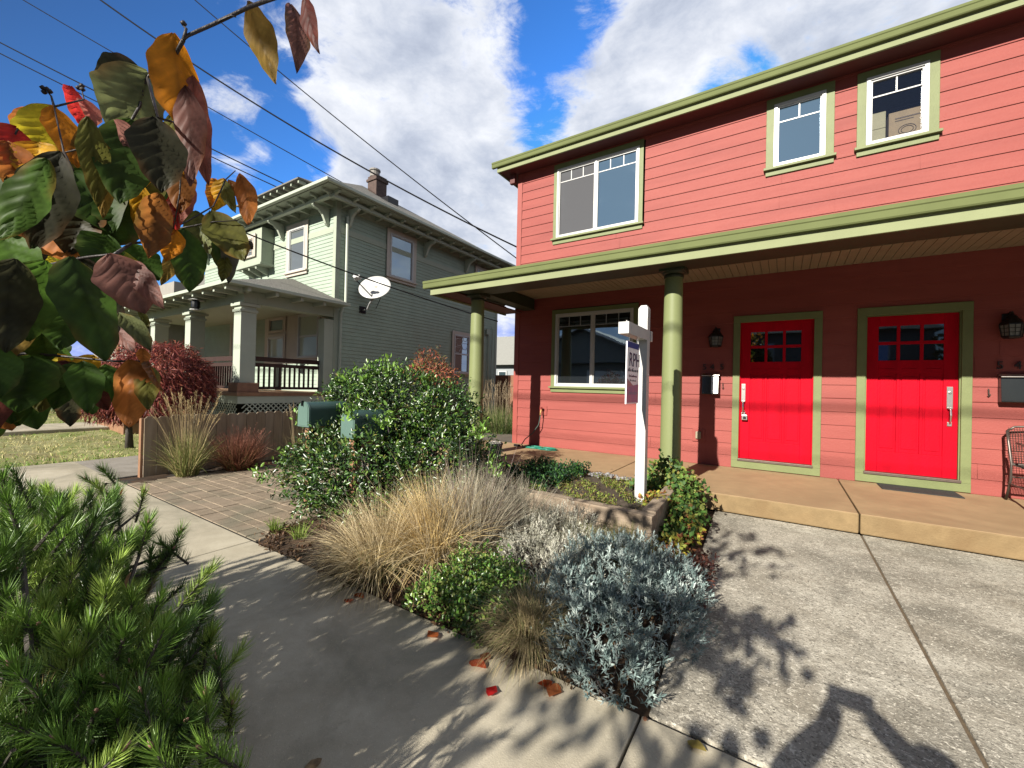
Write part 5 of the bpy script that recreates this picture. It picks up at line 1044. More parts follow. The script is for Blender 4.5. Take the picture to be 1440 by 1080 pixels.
# distant trees and houses along the street so that no bare horizon shows
for i, (x, y, h, lab) in enumerate(((-38, 12, 5.5, 'distant green street tree left of the cream house, the nearer one'), (-46, 5, 6.5, 'distant green street tree far down the street'), (-55, -9, 8, 'distant street tree across the road'), (-44, 24, 7, 'distant tree behind the cream house'))):
    t = thing('street_tree', (x, y, 0), lab, 'tree', 'distant street trees'); P, N = blob_points([(x, y, h*.62, h*.33, h*.33, h*.34), (x+h*.2, y, h*.5, h*.25, h*.25, h*.25)], 3500, .5, .3, .5)
    foliage('crown', P, N, LEAFM, t, .30, .18, [(.06, .10, .03), (.12, .13, .04), (.20, .13, .04)], tmpl=LEAF4); MB().tube([(x, y, 0), (x, y, h*.6)], [.2, .1], 8).build('trunk', BARK, t)
# ================================================================== ACROSS THE STREET (garage seen in the window reflections; rest added to block low sky)
ga = thing('gabled_garage', (-11, -13, 0), 'grey gabled garage across the street, seen mirrored in the porch window', 'garage')
GG = mat('garage_grey', (.20, .21, .19), .7, .1, 3)
mb = MB(lambda u, v, w: (u, -12+w, v)); siding(mb, -17, -6, 0, 3.2, .2, .02, [(-11.2, -7.0, 0, 2.5)], (99, 100), 0); mb.build('wall', GG, ga)
MB().box(-17, -6, -20, -12.02, 0, 3.2).build('shell_wall', GG, ga)
MB().add([(-17.5, -11.5, 3.0), (-5.5, -11.5, 3.0), (-5.5, -20.5, 3.0), (-17.5, -20.5, 3.0), (-11.5, -11.5, 5.6), (-11.5, -20.5, 5.6)], [(0, 4, 5, 3), (1, 2, 5, 4), (0, 3, 2, 1)]).build('roof', SHING, ga)
MB().add([(-17, -11.98, 3.2), (-6, -11.98, 3.2), (-11.5, -11.98, 5.35)], [(0, 1, 2)]).build('gable', GG, ga)
MB().prism([(-17.5, 3.0), (-11.5, 5.6), (-5.5, 3.0), (-5.5, 2.85), (-11.5, 5.42), (-17.5, 2.85)], 1, -11.52, -11.46).build('verge_board', WHITE, ga)
MB().box(-11.2, -7.0, -12.0, -11.95, 0, 2.5).build('garage_door', WHITE, ga)
for i, (x0, x1, hh, cl) in enumerate(((-33, -20, 5.2, (.30, .26, .20)), (-3.5, 7.5, 5.4, (.22, .24, .26)), (11, 23, 5.0, (.32, .28, .24)))):  # houses added to block low sky light from the porch wall
    t = thing('added_house', ((x0+x1)/2, -20, 0), ['tan two storey house added across the street at the far left', 'blue grey two storey house added directly across the street', 'beige two storey house added across the street at the right'][i], 'house', 'houses added across the street')
    MB().box(x0, x1, -30, -20, 0, hh).build('wall', mat('street_wall_%d' % i, cl, .7, .08, 3), t)
    MB().add([(x0-.5, -19.4, hh), (x1+.5, -19.4, hh), (x1+.5, -30.6, hh), (x0-.5, -30.6, hh), (x0+4, -25, hh+2.6), (x1-4, -25, hh+2.6)], [(0, 1, 5, 4), (1, 2, 5), (2, 3, 4, 5), (3, 0, 4), (0, 3, 2, 1)]).build('roof', SHING, t)
    for zz in (.9, 3.4):
        for fx_ in (.15, .42, .70):
            xa = x0+(x1-x0)*fx_; w = MB().box(xa-.08, xa+1.28, -20, -19.94, zz-.08, zz+1.38).build('window', WHITE, t); MB().box(xa, xa+1.2, -19.94, -19.92, zz, zz+1.3).build('window_glass', GLS, w)
for i, (x, y, h) in enumerate(((-2.5, -18.0, 5.0), (9.3, -19, 5.5), (-19, -20, 5.5))):  # trees added to the same row, also blocking low sky light
    t = thing('added_tree', (x, y, 0), ['leafy tree added across the street behind the garage side yard', 'leafy tree added across the street opposite the right door', 'leafy tree added across the street left of the garage'][i], 'tree', 'trees added across the street')
    P, N = blob_points([(x, y, h*.62, h*.36, h*.36, h*.34)], 2500, .5, .3); foliage('crown', P, N, LEAFM, t, .34, .22, [(.07, .11, .03), (.22, .14, .04)], tmpl=LEAF4); MB().tube([(x, y, 0), (x, y, h*.6)], [.2, .1], 8).build('trunk', BARK, t)
# ================================================================== WIRES
def wire(a, b, sag, r, lab, cat='cable'):
    a = np.array(a, float); b = np.array(b, float); pts = [a+(b-a)*t-np.array([0, 0, 4*sag*t*(1-t)]) for t in np.linspace(0, 1, 40)]
    o = MB().tube(pts, r, 6).build('power_line', CABLE, smooth=True); tag(o, lab, cat, 'overhead cables'); return o
def fit(px, d): return fwd(px[0], px[1], d)
hk1 = (-4.68, 7.25, at(724, 347, 'y', 7.2)[2]); hk2 = (-4.68, 7.25, at(724, 363, 'y', 7.2)[2])
wire(fit((60, -60), 9.0), hk1, .35, .016, 'thickest black cable sagging from the top left to the red house corner')
wire(fit((150, -110), 10.0), hk2, .18, .011, 'thin black cable crossing the clouds to the red house corner, below the thickest one')
wire(fit((-60, -55), 16.0), fit((560, 300), 15.5), .1, .016, 'faint thin cable crossing the blue sky towards the chimney')
wire(fit((-80, 18), 14.0), fit((500, 306), 14.0), .1, .019, 'upper one of the cable pair running to the sage house eave')
wire(fit((-80, 34), 14.0), fit((480, 304), 14.0), .12, .017, 'lower one of the cable pair running to the sage house eave')
wire(fit((-60, 146), 13.0), fit((150, 238), 12.0), .03, .010, 'short cable at the far left above the autumn leaves')
wire(fit((230, 280), 8.3), at(700, 452, 'x', -5.9), .12, .015, 'black cable crossing in front of the sage side wall below the dish')
wire((-40, -6.1, 8.6), (30, -6.1, 8.6), .25, .03, 'street cable behind the viewer whose shadow crosses the red wall'); wire((-40, -5.8, 7.7), (30, -5.8, 7.7), .25, .012, 'thinner street cable behind the viewer')
for x in (-30, 24):
    t = thing('utility_pole', (x, -6.1+3.3, 0), 'wooden utility pole down the street to the left' if x < 0 else 'wooden utility pole down the street to the right', 'pole', 'utility poles')
    MB().tube([(x, -2.8, -.1), (x, -2.8, 9.6)], [.15, .11], 10).build('pole', BARK, t); MB().box(x-.06, x+.06, -6.2, -1.6, 8.66, 8.8).build('crossarm', BARK, t)
# ================================================================== PINE
pn = thing('mugo_pine', (-1.8, 0.0, 0), 'dense green mugo pine filling the lower left beside the sidewalk', 'shrub')
pe = [(-1.60, .05, .15, .62, .50, .50), (-2.25, .10, .28, .70, .55, .55), (-3.0, .10, .25, .8, .5, .55), (-1.15, .10, .05, .40, .40, .36), (-1.75, .35, .25, .40, .35, .42), (-.85, .18, -.02, .30, .30, .32), (-2.6, .35, .4, .4, .35, .45)]
SP, SN = blob_points(pe, 800, .80, .26, .03); ok = (SN[:, 2] > -.15) & (SP[:, 1] > -.45); SP, SN = SP[ok], SN[ok]
extra = [((130, 668), 2.30), ((150, 655), 2.35), ((165, 700), 2.2), ((60, 690), 2.2), ((20, 680), 2.0), ((200, 690), 2.1), ((250, 745), 1.95), ((235, 770), 1.9), ((205, 735), 1.8), ((215, 860), 1.55), ((235, 880), 1.5), ((185, 830), 1.5), ((190, 935), 1.12), ((165, 955), 1.05), ((205, 985), 1.0),
         ((308, 935), 1.22), ((290, 985), 1.12), ((325, 990), 1.2), ((250, 1010), 1.05), ((130, 1000), .95), ((95, 1040), .9), ((30, 940), 1.0), ((20, 1010), .9), ((60, 870), 1.2), ((100, 800), 1.5), ((20, 800), 1.3), ((60, 740), 1.6), ((300, 1050), 1.0), ((230, 1060), .95), ((150, 1065), .85)]
EP = np.array([fwd(p[0], p[1]+12, d) for p, d in extra]); EN = unit(np.array([[.1, -.1, 1.0]]*len(EP))+NR.normal(size=EP.shape)*.25)
cen = np.array(pe)[:, :3]; near = cen[np.argmin(np.linalg.norm(EP[:, None]-cen[None], axis=2), axis=1)]
MP = np.concatenate([EP*(1-f_)+near*f_+NR.normal(size=EP.shape)*.03 for f_ in (.2, .4, .6)]); MN = unit(np.tile([.05, -.15, 1.0], (len(MP), 1))+NR.normal(size=MP.shape)*.4); link_ = [(EP[i], near[i]) for i in range(len(EP))]
SP = np.concatenate([SP, MP, EP]); SN = np.concatenate([unit(SN*.8+[0, 0, .75]), MN, EN]); ns = len(SP)
VV = []; FF = []; CC = []; off = 0
ax = unit(SN+NR.normal(size=SN.shape)*.22)
per = 200; dist = np.linalg.norm(SP-CAM, axis=1)
Sl = .13+.05*NR.random(ns)
t_ = np.tile(np.linspace(0, 1, per)**.8, ns); A2 = np.repeat(ax, per, axis=0); P0 = np.repeat(SP, per, axis=0)+A2*((t_-.75)*np.repeat(Sl, per))[:, None]
rd = NR.normal(size=A2.shape); rd = unit(rd-A2*(rd*A2).sum(1, keepdims=True)); op = .95-.6*t_[:, None]**2
D0 = unit(A2*(1.05-op*.55)+rd*op); D0 = unit(D0+np.array([0, 0, .12])); Ln = (.052+.018*NR.random(len(P0)))*np.repeat(.85+.3*NR.random(ns), per)
V, F, k = blades(P0, D0, Ln, .0025, -.25, 3)
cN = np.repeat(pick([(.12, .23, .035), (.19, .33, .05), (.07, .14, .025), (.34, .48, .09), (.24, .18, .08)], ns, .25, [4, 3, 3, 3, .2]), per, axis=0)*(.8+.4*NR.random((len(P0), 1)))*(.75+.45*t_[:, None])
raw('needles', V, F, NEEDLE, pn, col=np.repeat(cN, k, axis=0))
mb = MB()
for i in range(ns):
    a = SP[i]-ax[i]*Sl[i]*.8; mb.tube([a, SP[i]+ax[i]*.02], [.006, .0045], 5)
for a, b in link_: mb.tube([b, (a+b)/2-np.array([0, 0, .03]), a-np.array([0, 0, .05])], [.012, .008, .005], 6)
for i in range(0, ns, 6):
    e = pe[i % len(pe)]; a = SP[i]-ax[i]*Sl[i]*.7; b = np.array([e[0], e[1], .02]); mb.tube([b, (a+b)/2+np.array([0, 0, .05]), a], [.018, .012, .006], 5)
mb.build('branches', BARK, pn)
for i in range(ns-30, ns):
    c = SP[i]+ax[i]*Sl[i]*.24; j = ax[i]; MB().tube([c, c+j*.009, c+j*.02], [.0035, .0055, .001], 7).build('bud', mat('pine_bud', (.46, .26, .18), .6, .2, 60), pn, smooth=True)
# dead leaves lodged in the pine
for (p, d, L, c, lab) in (((178, 816), 1.45, .06, (.45, .30, .18), 'tan dead leaf lodged in the pine branches'), ((170, 692), 2.1, .05, (.25, .04, .03), 'dark red dead leaf lodged high in the pine')):
    c0 = fwd(p[0], p[1], d); V, F, k = leaves(np.array([c0-np.array([0, 0, L/2])]), np.array([[.1, .1, 1.]]), np.array([[0, -1., .2]]), L, L*.45); o = raw('dead_leaf', V, F, AUT, col=np.tile(c, (k, 1))); tag(o, lab, 'leaf', 'dead leaves in the pine')
# ================================================================== AUTUMN TREE (branch hanging into the top left)
tr = thing('autumn_tree', (-1.75, -1.15, 0), 'dogwood like tree whose dark green, orange and red leaves hang into the upper left', 'tree')
K_ = dict(dg=(.075, .15, .025), dk=(.065, .065, .035), ol=(.20, .20, .045), gg=(.24, .27, .11), md=(.10, .20, .03), br=(.30, .12, .03), mv=(.32, .15, .12), pk=(.55, .20, .15), rd=(.85, .05, .04), og=(1.0, .36, .02), yo=(1.0, .55, .03), ye=(1.0, .82, .05), yg=(.62, .70, .05), bo=(.62, .22, .05), gb=(.42, .27, .06), bm=(.17, .05, .04), gy=(.16, .15, .11))
LV = [(352,0,384,119,44,'gb',.62),(404,2,422,106,36,'mv',.60),(430,-12,446,78,30,'bm',.60),(245,47,252,180,66,'og',.55),(258,120,268,262,40,'mv',.56),(275,108,292,260,36,'pk',.58),(206,100,160,185,78,'gg',.60),(196,95,130,118,44,'dk',.62),
 (100,122,112,178,38,'rd',.70),(118,140,130,178,26,'pk',.70),(74,148,50,228,56,'ye',.64),(76,150,104,236,40,'og',.63),(48,150,28,196,32,'bo',.68),(25,180,5,246,50,'rd',.60),(50,200,60,262,52,'yo',.60),(15,200,30,285,52,'bo',.58),
 (70,226,-10,338,56,'md',.50),(90,215,40,352,64,'dk',.55),(95,240,160,330,80,'dg',.60),(128,165,132,290,36,'ol',.52),(142,200,150,308,30,'gb',.54),(190,170,165,285,70,'dg',.56),(222,166,222,270,66,'dk',.50),(245,170,254,245,34,'yo',.60),(236,160,272,232,34,'ol',.60),(185,180,175,205,40,'mv',.52),
 (240,225,165,300,46,'ol',.62),(256,215,250,300,40,'br',.63),(196,258,196,328,26,'yo',.62),(220,270,212,365,50,'dg',.60),(262,255,248,322,30,'pk',.64),(253,270,236,330,24,'rd',.63),(244,322,234,368,30,'og',.62),(180,280,150,345,60,'dg',.62),(160,270,135,330,30,'ol',.64),
 (314,250,300,298,26,'yo',.80),(318,254,330,300,18,'ol',.80),(334,244,350,316,28,'bo',.78),(322,252,352,290,18,'br',.80),(300,250,296,292,22,'og',.82),
 (262,322,262,410,48,'dg',.70),(280,318,296,356,20,'gg',.72),(300,296,340,368,50,'ol',.72),(296,302,318,392,34,'dg',.73),(335,310,318,398,26,'gy',.74),(345,340,356,350,14,'gy',.75),(245,345,228,402,20,'gb',.74),(318,360,310,396,18,'ol',.74),(275,296,285,345,36,'ol',.76),
 (185,342,222,395,44,'dg',.66),(158,356,200,442,66,'mv',.48),(192,365,228,436,30,'mv',.50),(108,362,140,508,72,'dg',.50),(118,360,160,470,50,'dk',.53),(64,366,40,480,70,'dg',.52),(30,366,0,495,64,'dk',.50),(10,330,30,420,60,'dg',.56),(84,420,64,470,16,'yg',.66),(100,412,92,428,22,'ye',.66),
 (170,440,208,494,28,'gg',.55),(196,436,208,462,10,'ol',.6),(92,440,88,492,42,'dg',.60),(60,470,70,510,40,'dg',.6),(96,508,66,560,38,'bm',.60),(120,508,118,582,40,'dg',.58),(104,510,80,576,40,'dg',.60),(98,508,126,556,30,'dg',.62),
 (178,506,186,600,58,'dg',.58),(200,512,212,576,30,'ol',.60),(210,510,226,548,26,'br',.60),(202,490,200,515,16,'bo',.6),(132,545,150,578,22,'bm',.62),(40,500,30,580,70,'dg',.54),(8,500,0,612,44,'bm',.52),(60,505,75,560,44,'dg',.56),(40,490,80,520,36,'ye',.64),(70,496,96,512,20,'yo',.64),
 (52,344,92,352,22,'yg',.68),(66,352,58,378,24,'ye',.68),(28,345,44,372,30,'ol',.66),(5,345,8,380,36,'dg',.6),(0,420,24,500,60,'dg',.56),(-10,270,20,350,60,'br',.60),(-20,230,-10,320,60,'dg',.56),(-10,480,-4,560,50,'dg',.5),(150,330,120,372,50,'dg',.58),(60,300,100,372,64,'dg',.60),(20,300,60,370,60,'dk',.62),(120,290,100,360,60,'dk',.60),(0,540,30,600,50,'dg',.60)]
lv, lf, lc = [], [], []; lo = 0
def big_leaf(b, t, w, colr, nrm, fold, arc, r):
    global lo
    nu, nv = 13, 24; b = np.array(b); t = np.array(t); D = t-b; L = np.linalg.norm(D); D /= L; X = unit(np.cross(D, nrm)); Z = np.cross(X, D)
    u, v = np.meshgrid(np.linspace(-1, 1, nu), np.linspace(0, 1, nv))
    ph = r.random()*9; wd = w/2*np.sin(np.pi*np.clip(v, .004, .996)**.80)**.78*(1+.05*np.sin(v*15+ph)+.03*np.sin(v*29+ph*2))
    x = u*wd; y = v*L; z = fold*np.abs(u)*wd+arc*L*(v*(1-v))*1.2+.05*w*np.sin(v*9+ph+u*2)*np.abs(u)+.0016*np.sin(2*PI*(v*6.5-np.abs(u)*1.6))*(1-np.abs(u)**4)
    x = x+.04*L*np.sin(v*3.0+ph)
    P = b[None, None]+x[..., None]*X+y[..., None]*D+z[..., None]*Z
    c = np.array(colr)[None, None]*(np.ones_like(u)[..., None]); rib = np.exp(-(u*wd/w*16)**2)[..., None]; c = c*(1-.30*rib)
    vein = (np.sin(2*PI*(v*6.5-np.abs(u)*1.6)) > .86)[..., None]*1.0; c = c*(1+.25*vein)
    edge = np.clip((np.abs(u)-.55)*1.6, 0, 1)[..., None]*np.clip(np.sin(v*7+ph)[..., None]+.3, 0, 1)
    c = c*(1-edge*.5)+np.array(K_[r.choice(['bm', 'br', 'bo', 'ol'])])*edge*.5
    i = np.arange(nu*nv).reshape(nv, nu); F = np.stack([i[:-1, :-1], i[:-1, 1:], i[1:, 1:], i[1:, :-1]], -1).reshape(-1, 4)
    lv.append(P.reshape(-1, 3)); lf.append(F+lo); lc.append(c.reshape(-1, 3)); lo += nu*nv
rl_ = random.Random(5); nodes_ = []
LV += [(30, 520, 52, 604, 56, 'dg', .60), (-4, 540, -14, 620, 54, 'dg', .62), (90, 540, 96, 600, 36, 'dk', .64), (22, 520, 20, 596, 58, 'dg', .58), (72, 512, 60, 580, 44, 'ol', .60), (150, 512, 156, 566, 36, 'dg', .62), (-6, 560, 14, 606, 40, 'bo', .56), (48, 430, 24, 500, 54, 'dk', .60), (134, 500, 104, 548, 34, 'yo', .66)]
ex_ = []
for q in LV:
    if q[0] < 250 and q[1] > 150 and rl_.random() < .30:
        dx, dy = rl_.uniform(-30, 24), rl_.uniform(-26, 14); a_ = rl_.uniform(-26, 26)
        ex_.append((q[0]+dx, q[1]+dy, q[2]+dx+a_, q[3]+dy-6, q[4]*rl_.uniform(.7, .95), rl_.choice(['dg', 'dg', 'md', 'ol', 'br', 'dg', 'yo', 'yg', 'mv', 'gg']), q[6]+rl_.uniform(.08, .16)))
for (bx_, by_, tx_, ty_, w, cn, d) in LV+[q for q in ex_ if q[2] < 235 and q[3] < 590]:
    if cn == 'dg' and rl_.random() < .38: cn = rl_.choice(['ol', 'br', 'bo', 'gb', 'md', 'og', 'mv'])
    d1 = d*1.05; b = fwd(bx_, by_, d1); t = fwd(tx_, ty_, d1+rl_.uniform(-.035, .03)); mid = (b+t)/2
    nrm = unit(unit(CAM-mid)+np.clip(np.array([rl_.gauss(0, .3), rl_.gauss(0, .3), rl_.gauss(0, .25)]), -.45, .45))
    big_leaf(b, t, w*d1/FPX*0.97, np.array(K_[cn])*rl_.uniform(.85, 1.15), nrm, rl_.uniform(-.35, .45), rl_.uniform(-.25, .25), rl_); nodes_.append(b)
# crown of the same tree behind and above the viewer: it casts the dappled shade
cells = [(-.66, -1.25, 2.05, .34, .32, .22), (-.38, -.92, 2.0, .20, .25, .18), (-.50, -1.42, 1.95, .16, .20, .16), (-.62, -2.22, 1.95, .40, .40, .26), (-1.6, -2.9, 2.7, .8, .5, .4), (-1.4, -2.0, 3.3, .9, .4, .4)]
hid = []
for c in cells:
    nl = int(c[3]*c[4]*1000*.55)
    for q in range(nl):
        dd = NR.normal(size=3); dd /= np.linalg.norm(dd); p = np.array(c[:3])+dd*np.array(c[3:])*rl_.random()**.4; hid.append(p)
hid = np.array(hid); nh = len(hid)
V, F, k = leaves(hid, unit(NR.normal(size=(nh, 3))*.5+[0, 0, -1]), unit(NR.normal(size=(nh, 3))*.6+[0, -1, .4]), .115*(.8+.4*NR.random(nh)), .062)
raw('crown_leaves', V, F, AUT, tr, col=np.repeat(pick([K_['dg'], K_['md'], K_['bo'], K_['og'], K_['ol']], nh, .3), k, axis=0))
raw('hanging_leaves', np.concatenate(lv), np.concatenate(lf), AUT, tr, col=np.concatenate(lc), smooth=True)
mb = MB(); bp = lambda x, y, d: tuple(fwd(x, y, d))
trunk = (-1.75, -1.15, 0)
mb.tube([trunk, (-1.72, -1.12, .6), (-1.78, -1.08, 1.2), (-1.65, -1.1, 1.8), (-1.5, -1.3, 2.3), (-1.3, -1.6, 2.7)], [.07, .06, .052, .045, .03, .012], 10)
mb.tube([(-1.65, -1.1, 1.75), (-1.3, -.75, 2.1), (-.9, -.35, 2.2), bp(470, -60, .66), bp(400, -8, .62), bp(350, 10, .60), bp(300, 34, .585), bp(264, 50, .575), bp(258, 56, .57)], [.03, .022, .013, .0045, .0030, .0026, .0024, .0022, .0016], 8)
for P_, R0 in (([bp(258, 56, .57), bp(240, 90, .6), bp(207, 108, .63), bp(196, 150, .62), bp(180, 178, .60), bp(150, 200, .62), bp(90, 215, .62), bp(76, 150, .66)], .0020), ([bp(207, 108, .63), bp(222, 166, .55), bp(245, 172, .60), bp(256, 215, .64), bp(253, 270, .65), bp(244, 322, .65)], .0016),
    ([(-1.78, -1.05, 1.35), (-1.6, -.3, 1.45), bp(-160, 330, .8), bp(-30, 420, .62), bp(8, 385, .60), bp(40, 378, .58), bp(75, 371, .57), bp(120, 362, .55), bp(163, 357, .53)], .0028), ([(-1.78, -1.05, 1.30), (-1.6, -.3, 1.3), bp(-160, 500, .8), bp(-20, 500, .62), bp(40, 497, .62), bp(100, 502, .63), bp(160, 508, .63), bp(196, 508, .62)], .0024),
    ([bp(163, 357, .53), bp(185, 342, .66), bp(215, 340, .68), bp(232, 325, .72), bp(262, 312, .74), bp(300, 290, .78), bp(318, 252, .82), bp(331, 240, .84)], .0018), ([bp(232, 325, .72), bp(270, 318, .74), bp(300, 312, .75), bp(335, 310, .76)], .0014),
    ([bp(-30, 420, .62), bp(-20, 300, .62), bp(0, 230, .64), bp(25, 182, .62)], .0022), ([bp(76, 150, .66), bp(72, 135, .67), bp(66, 128, .67)], .0014), ([bp(76, 150, .66), bp(118, 140, .71), bp(115, 125, .71)], .0013), ([bp(258, 56, .57), bp(262, 40, .572), bp(258, 37, .572)], .0018), ([bp(300, 34, .585), bp(325, 22, .59), bp(332, 24, .59)], .0014), ([bp(90, 215, .62), bp(98, 232, .6), bp(104, 240, .6)], .0018)):
    mb.tube(P_, list(np.linspace(1.3, .55, len(P_))*R0), 6)
for c in cells:
    p0 = np.array([-1.6, -1.15, 1.9]); e = np.array(c[:3]); mb.tube([p0, (p0+e)/2+np.array([0, 0, .12]), e], [.02, .012, .005], 6)
    for q in range(10):
        s = e+NR.normal(size=3)*np.array(c[3:])*.45; mb.tube([(p0+e)/2+np.array([0, 0, .1]), (e+s)/2, s], [.008, .005, .002], 5)
mb.build('branches', DBARK, tr, smooth=True)
for c0 in ((66, 128), (62, 132), (70, 131), (115, 123), (110, 126), (116, 128), (258, 36), (60, 126)):
    p = fwd(c0[0], c0[1], .67 if c0[0] < 90 else (.71 if c0[0] < 200 else .572)); MB().tube([p, p+np.array([0, 0, .003]), p+np.array([0, 0, .0065])], [.002, .0042, .0015], 7).build('flower_bud', DBARK, tr, smooth=True)
# ================================================================== PHOTOGRAPHER (standing behind the lens; seen in the picture only by the shadow)
pm = bpy.data.meshes.new('person'); 
J = {'pelvis': (.30, -.62, .80), 'belly': (.30, -.61, .98), 'chest': (.30, -.58, 1.14), 'neck': (.30, -.56, 1.27), 'head0': (.30, -.54, 1.36), 'head1': (.30, -.52, 1.44), 'head2': (.30, -.53, 1.51),
     'shL': (.14, -.57, 1.21), 'elL': (-.09, -.42, 1.13), 'wrL': (-.07, -.21, 1.27), 'haL': (-.055, -.13, 1.315), 'shR': (.46, -.57, 1.21), 'elR': (.42, -.38, 1.10), 'wrR': (.18, -.21, 1.26), 'haR': (.085, -.13, 1.31),
     'hiL': (.21, -.62, .78), 'knL': (.20, -.58, .43), 'anL': (.19, -.62, .08), 'toL': (.18, -.48, .04), 'hiR': (.39, -.62, .78), 'knR': (.41, -.58, .43), 'anR': (.42, -.62, .08), 'toR': (.44, -.48, .04)}
for k_ in list(J):
    if k_ not in ('haL', 'haR', 'wrL', 'wrR', 'anL', 'anR', 'toL', 'toR'): J[k_] = (J[k_][0]-.08, J[k_][1]+.10, J[k_][2]-.07*min(1, J[k_][2]))
J['elL'] = (-.21, -.27, 1.09); J['elR'] = (.36, -.27, 1.10)
Rr = {'pelvis': .14, 'belly': .125, 'chest': .14, 'neck': .055, 'head0': .075, 'head1': .095, 'head2': .07, 'shL': .075, 'elL': .062, 'wrL': .044, 'haL': .042, 'shR': .08, 'elR': .064, 'wrR': .046, 'haR': .042, 'hiL': .085, 'knL': .06, 'anL': .042, 'toL': .04, 'hiR': .085, 'knR': .06, 'anR': .042, 'toR': .04}
Ed = [('pelvis', 'belly'), ('belly', 'chest'), ('chest', 'neck'), ('neck', 'head0'), ('head0', 'head1'), ('head1', 'head2'), ('chest', 'shL'), ('shL', 'elL'), ('elL', 'wrL'), ('wrL', 'haL'), ('chest', 'shR'), ('shR', 'elR'), ('elR', 'wrR'), ('wrR', 'haR'), ('pelvis', 'hiL'), ('hiL', 'knL'), ('knL', 'anL'), ('anL', 'toL'), ('pelvis', 'hiR'), ('hiR', 'knR'), ('knR', 'anR'), ('anR', 'toR')]
fing = []
for side, hx in (('L', 1), ('R', -1)):
    h0 = np.array(J['ha'+side])
    for f in range(4):
        a = h0+np.array([.0, .03, .022-f*.014]); bq = a+np.array([hx*.010, .022, .0]); cq = bq+np.array([hx*.020, .004, 0])
        J[f'f{side}{f}a'], J[f'f{side}{f}b'], J[f'f{side}{f}c'] = tuple(a), tuple(bq), tuple(cq); Rr[f'f{side}{f}a'] = .009; Rr[f'f{side}{f}b'] = .0085; Rr[f'f{side}{f}c'] = .007
        Ed += [('ha'+side, f'f{side}{f}a'), (f'f{side}{f}a', f'f{side}{f}b'), (f'f{side}{f}b', f'f{side}{f}c')]
    a = h0+np.array([hx*.022, .002, -.022]); bq = a+np.array([hx*.02, .02, .004]); J[f't{side}a'], J[f't{side}b'] = tuple(a), tuple(bq); Rr[f't{side}a'] = .011; Rr[f't{side}b'] = .008; Ed += [('ha'+side, f't{side}a'), (f't{side}a', f't{side}b')]
names = list(J); base = np.array([.30, -.62, 0])
pm.from_pydata([tuple(np.array(J[k_])-base) for k_ in names], [(names.index(a), names.index(b)) for a, b in Ed], [])
po = bpy.data.objects.new('person', pm); C.collection.objects.link(po); po.location = base
sk = po.modifiers.new('skin', 'SKIN'); sk.use_smooth_shade = True
if not pm.skin_vertices: pm.skin_vertices.new() if hasattr(pm.skin_vertices, 'new') else None
if not pm.skin_vertices:
    bpy.context.view_layer.objects.active = po; bpy.ops.mesh.customdata_skin_add()
for i, k_ in enumerate(names): pm.skin_vertices[0].data[i].radius = (Rr[k_], Rr[k_]*(.75 if k_ in ('chest', 'belly', 'pelvis') else 1))
pm.skin_vertices[0].data[0].use_root = True
ss_ = po.modifiers.new('sub', 'SUBSURF'); ss_.levels = 1; ss_.render_levels = 2
pm.materials.append(mat('navy_jacket', (.03, .04, .07), .8)); tag(po, 'person in dark clothes standing on the driveway holding a phone up with both hands', 'person')
ph_ = MB().box(-.07, .095, -.098, -.09, 1.30, 1.385).build('smartphone', BLACK, bevel=.003); tag(ph_, 'black smartphone held sideways in both hands', 'phone')
# ================================================================== LIGHT AND SKY
SUN_EL, SUN_AZ = math.radians(28.3), math.radians(185.9)
sd_ = np.array([math.sin(SUN_AZ)*math.cos(SUN_EL), math.cos(SUN_AZ)*math.cos(SUN_EL), math.sin(SUN_EL)])
sl = bpy.data.lights.new('sun', 'SUN'); sl.energy = 5.0; sl.angle = math.radians(.55); sl.color = (1.0, .94, .84)
so2 = bpy.data.objects.new('sun', sl); C.collection.objects.link(so2); so2.location = tuple(sd_*50); so2.rotation_euler = Vector(sd_).to_track_quat('Z', 'Y').to_euler()
W = bpy.data.worlds.new('World'); C.world = W; W.use_nodes = True; n = W.node_tree.nodes; l = W.node_tree.links; bg = n['Background']; bg.inputs[1].default_value = 0.47
sky = n.new('ShaderNodeTexSky'); sky.sky_type = 'NISHITA'; sky.sun_disc = False; sky.sun_elevation = SUN_EL; sky.sun_rotation = SUN_AZ; sky.air_density = 1.0; sky.dust_density = 0.3; sky.ozone_density = 3.0
tc = n.new('ShaderNodeTexCoord'); D_ = tc.outputs['Generated']
def M(op, a, b=None, c=None, clamp=False):
    x = n.new('ShaderNodeMath'); x.operation = op; x.use_clamp = clamp
    for i, v in enumerate((a, b, c)):
        if v is None: continue
        if isinstance(v, (int, float)): x.inputs[i].default_value = v
        else: l.new(v, x.inputs[i])
    return x.outputs[0]
def noise(s, d, dist=0, rough=.55, off=0):
    mp = n.new('ShaderNodeMapping'); mp.inputs['Scale'].default_value = (1, 1, 1.9); mp.inputs['Location'].default_value = (off, off*.7, off*.3); l.new(D_, mp.inputs[0])
    z = n.new('ShaderNodeTexNoise'); z.inputs['Scale'].default_value = s; z.inputs['Detail'].default_value = d; z.inputs['Distortion'].default_value = dist; z.inputs['Roughness'].default_value = rough; l.new(mp.outputs[0], z.inputs['Vector']); return z.outputs[0]
